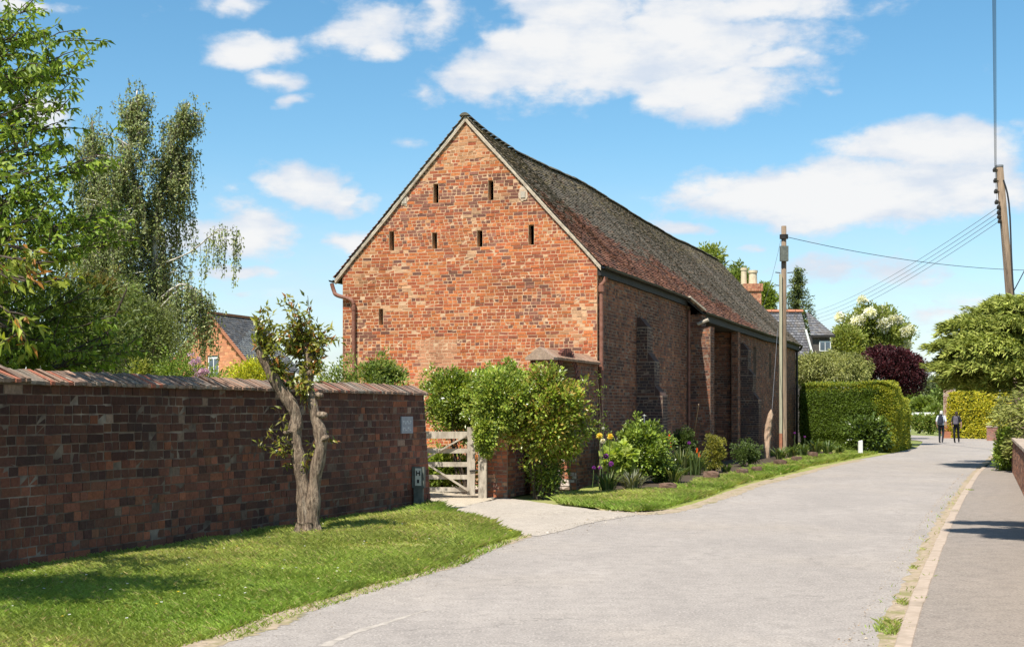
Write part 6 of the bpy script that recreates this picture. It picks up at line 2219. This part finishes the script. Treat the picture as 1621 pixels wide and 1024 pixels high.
# ------------------------------------------------------------------ grass blades
def blades(name, label, poly, dens_near, Yref, h, wdt, zf, seed, clip=None, kind='stuff', maxn=150000):
    poly = np.array(poly)
    x0, y0 = poly.min(0)
    x1, y1 = poly.max(0)
    n = int((x1 - x0) * (y1 - y0) * dens_near)
    X, Y = rng.uniform(x0, x1, n), rng.uniform(y0, y1, n)
    k = inpoly(X, Y, poly) & (rng.random(n) < np.clip((Yref / Y) ** 1.3, 0, 1))
    bare = vnoise(X, Y, .9, seed + 3)
    k &= rng.random(n) < np.clip((bare - .08) * 6, .1, 1)
    X, Y = X[k][:maxn], Y[k][:maxn]
    n = len(X)
    Z = zf(X, Y)
    ang = rng.uniform(0, 6.283, n)
    hh_ = h * rng.uniform(.45, 1.35, n) * (.6 + .9 * vnoise(X, Y, 1.6, seed)) * np.clip(Y / Yref, 1, 1.5)
    ln = hh_ * rng.uniform(.4, 1.7, n)
    wv = wdt * rng.uniform(.7, 1.4, n) * np.clip(Y / Yref, 1, 3)
    o = np.stack([np.cos(ang), np.sin(ang)], 1)
    sd = np.stack([-o[:, 1], o[:, 0]], 1)
    b = np.stack([X, Y, Z - .01], 1)
    z0_ = np.zeros(n)
    s3 = np.stack([sd[:, 0] * wv, sd[:, 1] * wv, z0_], 1)
    mid = b + np.stack([o[:, 0] * ln * .35, o[:, 1] * ln * .35, hh_ * .6], 1)
    tip = b + np.stack([o[:, 0] * ln, o[:, 1] * ln, hh_], 1)
    V = np.stack([b - s3, b + s3, mid + s3 * .7, tip, mid - s3 * .7], 1).reshape(-1, 3)
    F = np.arange(n * 5).reshape(n, 5)
    m1, m2 = vnoise(X, Y, .55, seed + 1)[:, None], vnoise(X, Y, 2.3, seed + 2)[:, None]
    lush, pale, dry = np.array((.235, .34, .055)), np.array((.42, .45, .12)), np.array((.55, .46, .22))
    c = lush * (1 - m1) + pale * m1
    c = c * (.8 + .45 * m2) * rng.uniform(.75, 1.25, (n, 1))
    dm = (rng.random(n) < .07 + .16 * (m1[:, 0] > .62) * (m2[:, 0] > .4))
    c[dm] = dry * rng.uniform(.7, 1.1, (dm.sum(), 1))
    a_ = Acc().add(V, F, np.repeat(c, 5, 0))
    o_ = a_.build(name, M['grass'])
    return tag(o_, label, 'grass', None, kind)


def zl(X, Y):
    f = np.clip((X - wl(Y)) / np.maximum(.3, np.interp(Y, [7.5, 10.2, 13.2, 17.2, 18.5, 20.4, 23.3], [-3.15, -2.15, -1.3, -.2, .2, -.36, -1.2]) - wl(Y)), 0, 1)
    return .05 * (1 - f) + .006 * f + .05 * np.sin(np.pi * f)


polyL = [(wl(7.6) - .02, 7.6), (-3.05, 7.6), (-2.2, 10.1), (-1.92, 11.4), (-1.62, 12.3), (-1.34, 13.2), (-.95, 14.2), (-.68, 15.2), (-.48, 16.5), (-.28, 17.3), (.14, 18.55), (-.36, 20.3), (-.92, 22.0), (-1.3, 23.2), (wl(22.5) + .02, 22.5), (wl(15) + .0, 15)]
blades('verge_grass', 'rough sunlit grass on the verge below the garden wall', polyL, 7000, 13.0, .050, .0038, zl, 100, maxn=240000)
edgeL = [(-2.25, 10.1), (-1.97, 11.4), (-1.4, 13.2), (-.75, 15.2), (-.32, 17.3), (.10, 18.5), (.27, 18.6), (-.10, 17.2), (-.5, 15.1), (-1.16, 13.1), (-1.72, 11.3), (-2.0, 10.0)]
blades('edge_grass', 'thin dry grass straggling over the worn road edge', edgeL, 1100, 13.0, .035, .0036, lambda X, Y: np.full(len(X), .005), 140)
wallL = [(wl(8.5), 8.5), (wl(8.5) + .16, 8.5), (wl(23) + .16, 23), (wl(23), 23)]
blades('wall_foot_grass', 'longer grass left uncut along the foot of the garden wall', wallL, 3800, 13.0, .06, .0036, lambda X, Y: np.full(len(X), .05), 150)
polyR = [(.78, 24.95), (1.5, 23.5), (2.0, 22.75), (2.62, 23.6), (3.88, 27.2), (5.15, 31.4), (6.6, 35.1), (9.1, 42), (11.7, 48.2), (14.3, 54.4), (13.4, 54.8), (9.8, 47.2), (7.4, 40.5), (5.3, 34.6), (3.2, 28.9), (2.0, 27.3), (.95, 27.0)]
blades('barn_grass', 'strip of grass between the lane and the barn flower bed', polyR, 2600, 24.0, .07, .006, lambda X, Y: np.full(len(X), .03), 200)
# weeds in the gutter and along the back of the kerb
gpoly = [tuple(a - b * .26) for a, b in zip(kL[2:6], kR[2:6])] + [tuple(a - b * .02) for a, b in zip(kL[2:6][::-1], kR[2:6][::-1])]
o = blades('gutter_weeds', 'straggling weeds in the gutter beside the kerb', gpoly, 36, 14.0, .028, .0035, lambda X, Y: np.full(len(X), .004), 333)
wp_ = []
for (u, v, r_, n) in ((1412, 990, .16, 420), (1402, 1000, .12, 260), (1430, 955, .10, 200), (1446, 900, .06, 90), (1461, 870, .05, 60), (1476, 893, .03, 30), (1470, 917, .03, 25), (1457, 953, .04, 50), (1443, 1002, .05, 60), (1513, 812, .08, 60), (1535, 778, .1, 60)):
    c = G(u, v)
    th_ = np.linspace(0, 2 * np.pi, 10, endpoint=False)
    wp_.append([(c[0] + r_ * math.cos(t) * .6, c[1] + r_ * 1.6 * math.sin(t)) for t in th_])
for i, q in enumerate(wp_):
    blades('weed_tuft', ('weed tuft growing along the kerb at the right'), q, 2600, 40.0, .04, .0035, lambda X, Y: np.full(len(X), .012), 400 + i).update_tag()
for o in [o for o in scene.objects if o.name.startswith('weed_tuft')]:
    o['kind'] = 'stuff'

# ------------------------------------------------------------------ loose grit along the road edges and fallen litter
def grit(name, label, pts, n, spread, size, pal, z):
    pts = lerp_path(pts, 80)
    i = rng.integers(0, 79, n)
    P = pts[i] + (pts[i + 1] - pts[i]) * rng.random((n, 1)) + np.abs(rng.normal(0, spread, (n, 1))) * np.array((1, -.33)) * rng.choice([-.25, 1], (n, 1))
    sz = size * rng.lognormal(0, .45, n)
    base = np.array([(1, 0, 0), (0, 1, 0), (-1, 0, 0), (0, -1, 0), (0, 0, .7)])
    V = base[None] * sz[:, None, None] * rng.uniform(.6, 1.3, (n, 5, 1)) + np.concatenate([P, np.full((n, 1), z)], 1)[:, None]
    F = np.array([(0, 1, 4), (1, 2, 4), (2, 3, 4), (3, 0, 4)])
    a_ = Acc().add(V.reshape(-1, 3), (np.arange(n)[:, None, None] * 5 + F).reshape(-1, 3), np.repeat(leafcol(pal, n), 5, 0))
    tag(a_.build(name, M['stone']), label, 'gravel', None, 'stuff')


gp_ = [(.34, .29, .23), (.25, .21, .17), (.44, .38, .31), (.18, .15, .12)]
grit('road_grit', 'loose grit along the grassy edge of the lane', road_left[2:8], 1500, .22, .0045, gp_, .004)
grit('barn_grit', 'loose grit along the barn side of the lane', road_left[8:15], 900, .3, .006, gp_, .004)
grit('kerb_grit', 'grit and litter gathered along the kerb', [tuple(a - b * .30) for a, b in zip(kL[2:7], kR[2:7])], 1700, .12, .0045, gp_ + [(.4, .25, .12)], .004)
grit('drive_grit', 'loose stones where the drive meets the lane', [(.5, 18.8), (1.2, 20.9), (2.0, 22.4), (1.5, 23.3)], 700, .3, .006, gp_ + [(.5, .45, .38)], .006)

# broad-leaved weeds, daisies and a bare patch in the verge
wa, da = Acc(), Acc()
for k in range(260):
    Y = rng.uniform(10, 22.5)
    f = rng.uniform(.04, .95)
    xr = np.interp(Y, [7.5, 10.2, 13.2, 17.2, 18.5, 20.4, 23.3], [-3.15, -2.15, -1.3, -.2, .2, -.36, -1.2])
    X = wl(Y) * (1 - f) + xr * f
    zz = float(zl(np.array([X]), np.array([Y]))[0])
    if k < 110:
        m = 9
        an = np.linspace(0, 6.28, m, endpoint=False) + rng.uniform(0, .6, m)
        T = norm(np.stack([np.cos(an), np.sin(an), rng.uniform(.15, .5, m)], 1))
        add_leaves(wa, np.tile((X, Y, zz + .015), (m, 1)), T, rng.uniform(.05, .11, m), .03, leafcol([(.07, .12, .025), (.10, .15, .035)], m))
    else:
        m = 7
        an = np.linspace(0, 6.28, m, endpoint=False)
        T = norm(np.stack([np.cos(an), np.sin(an), np.full(m, .2)], 1))
        c = (.8, .8, .75) if rng.random() < .8 else (.8, .6, .05)
        add_leaves(da, np.tile((X, Y, zz + .05), (m, 1)), T, .012, .010, np.tile(c, (m, 1)), tint=(1, 1, 1))
tag(wa.build('verge_weeds', M['leaf']), 'flat broad-leaved weeds scattered through the verge grass', 'weeds', None, 'stuff')
tag(da.build('verge_daisies', M['petal']), 'tiny daisies dotted over the verge grass', 'flowers', None, 'stuff')
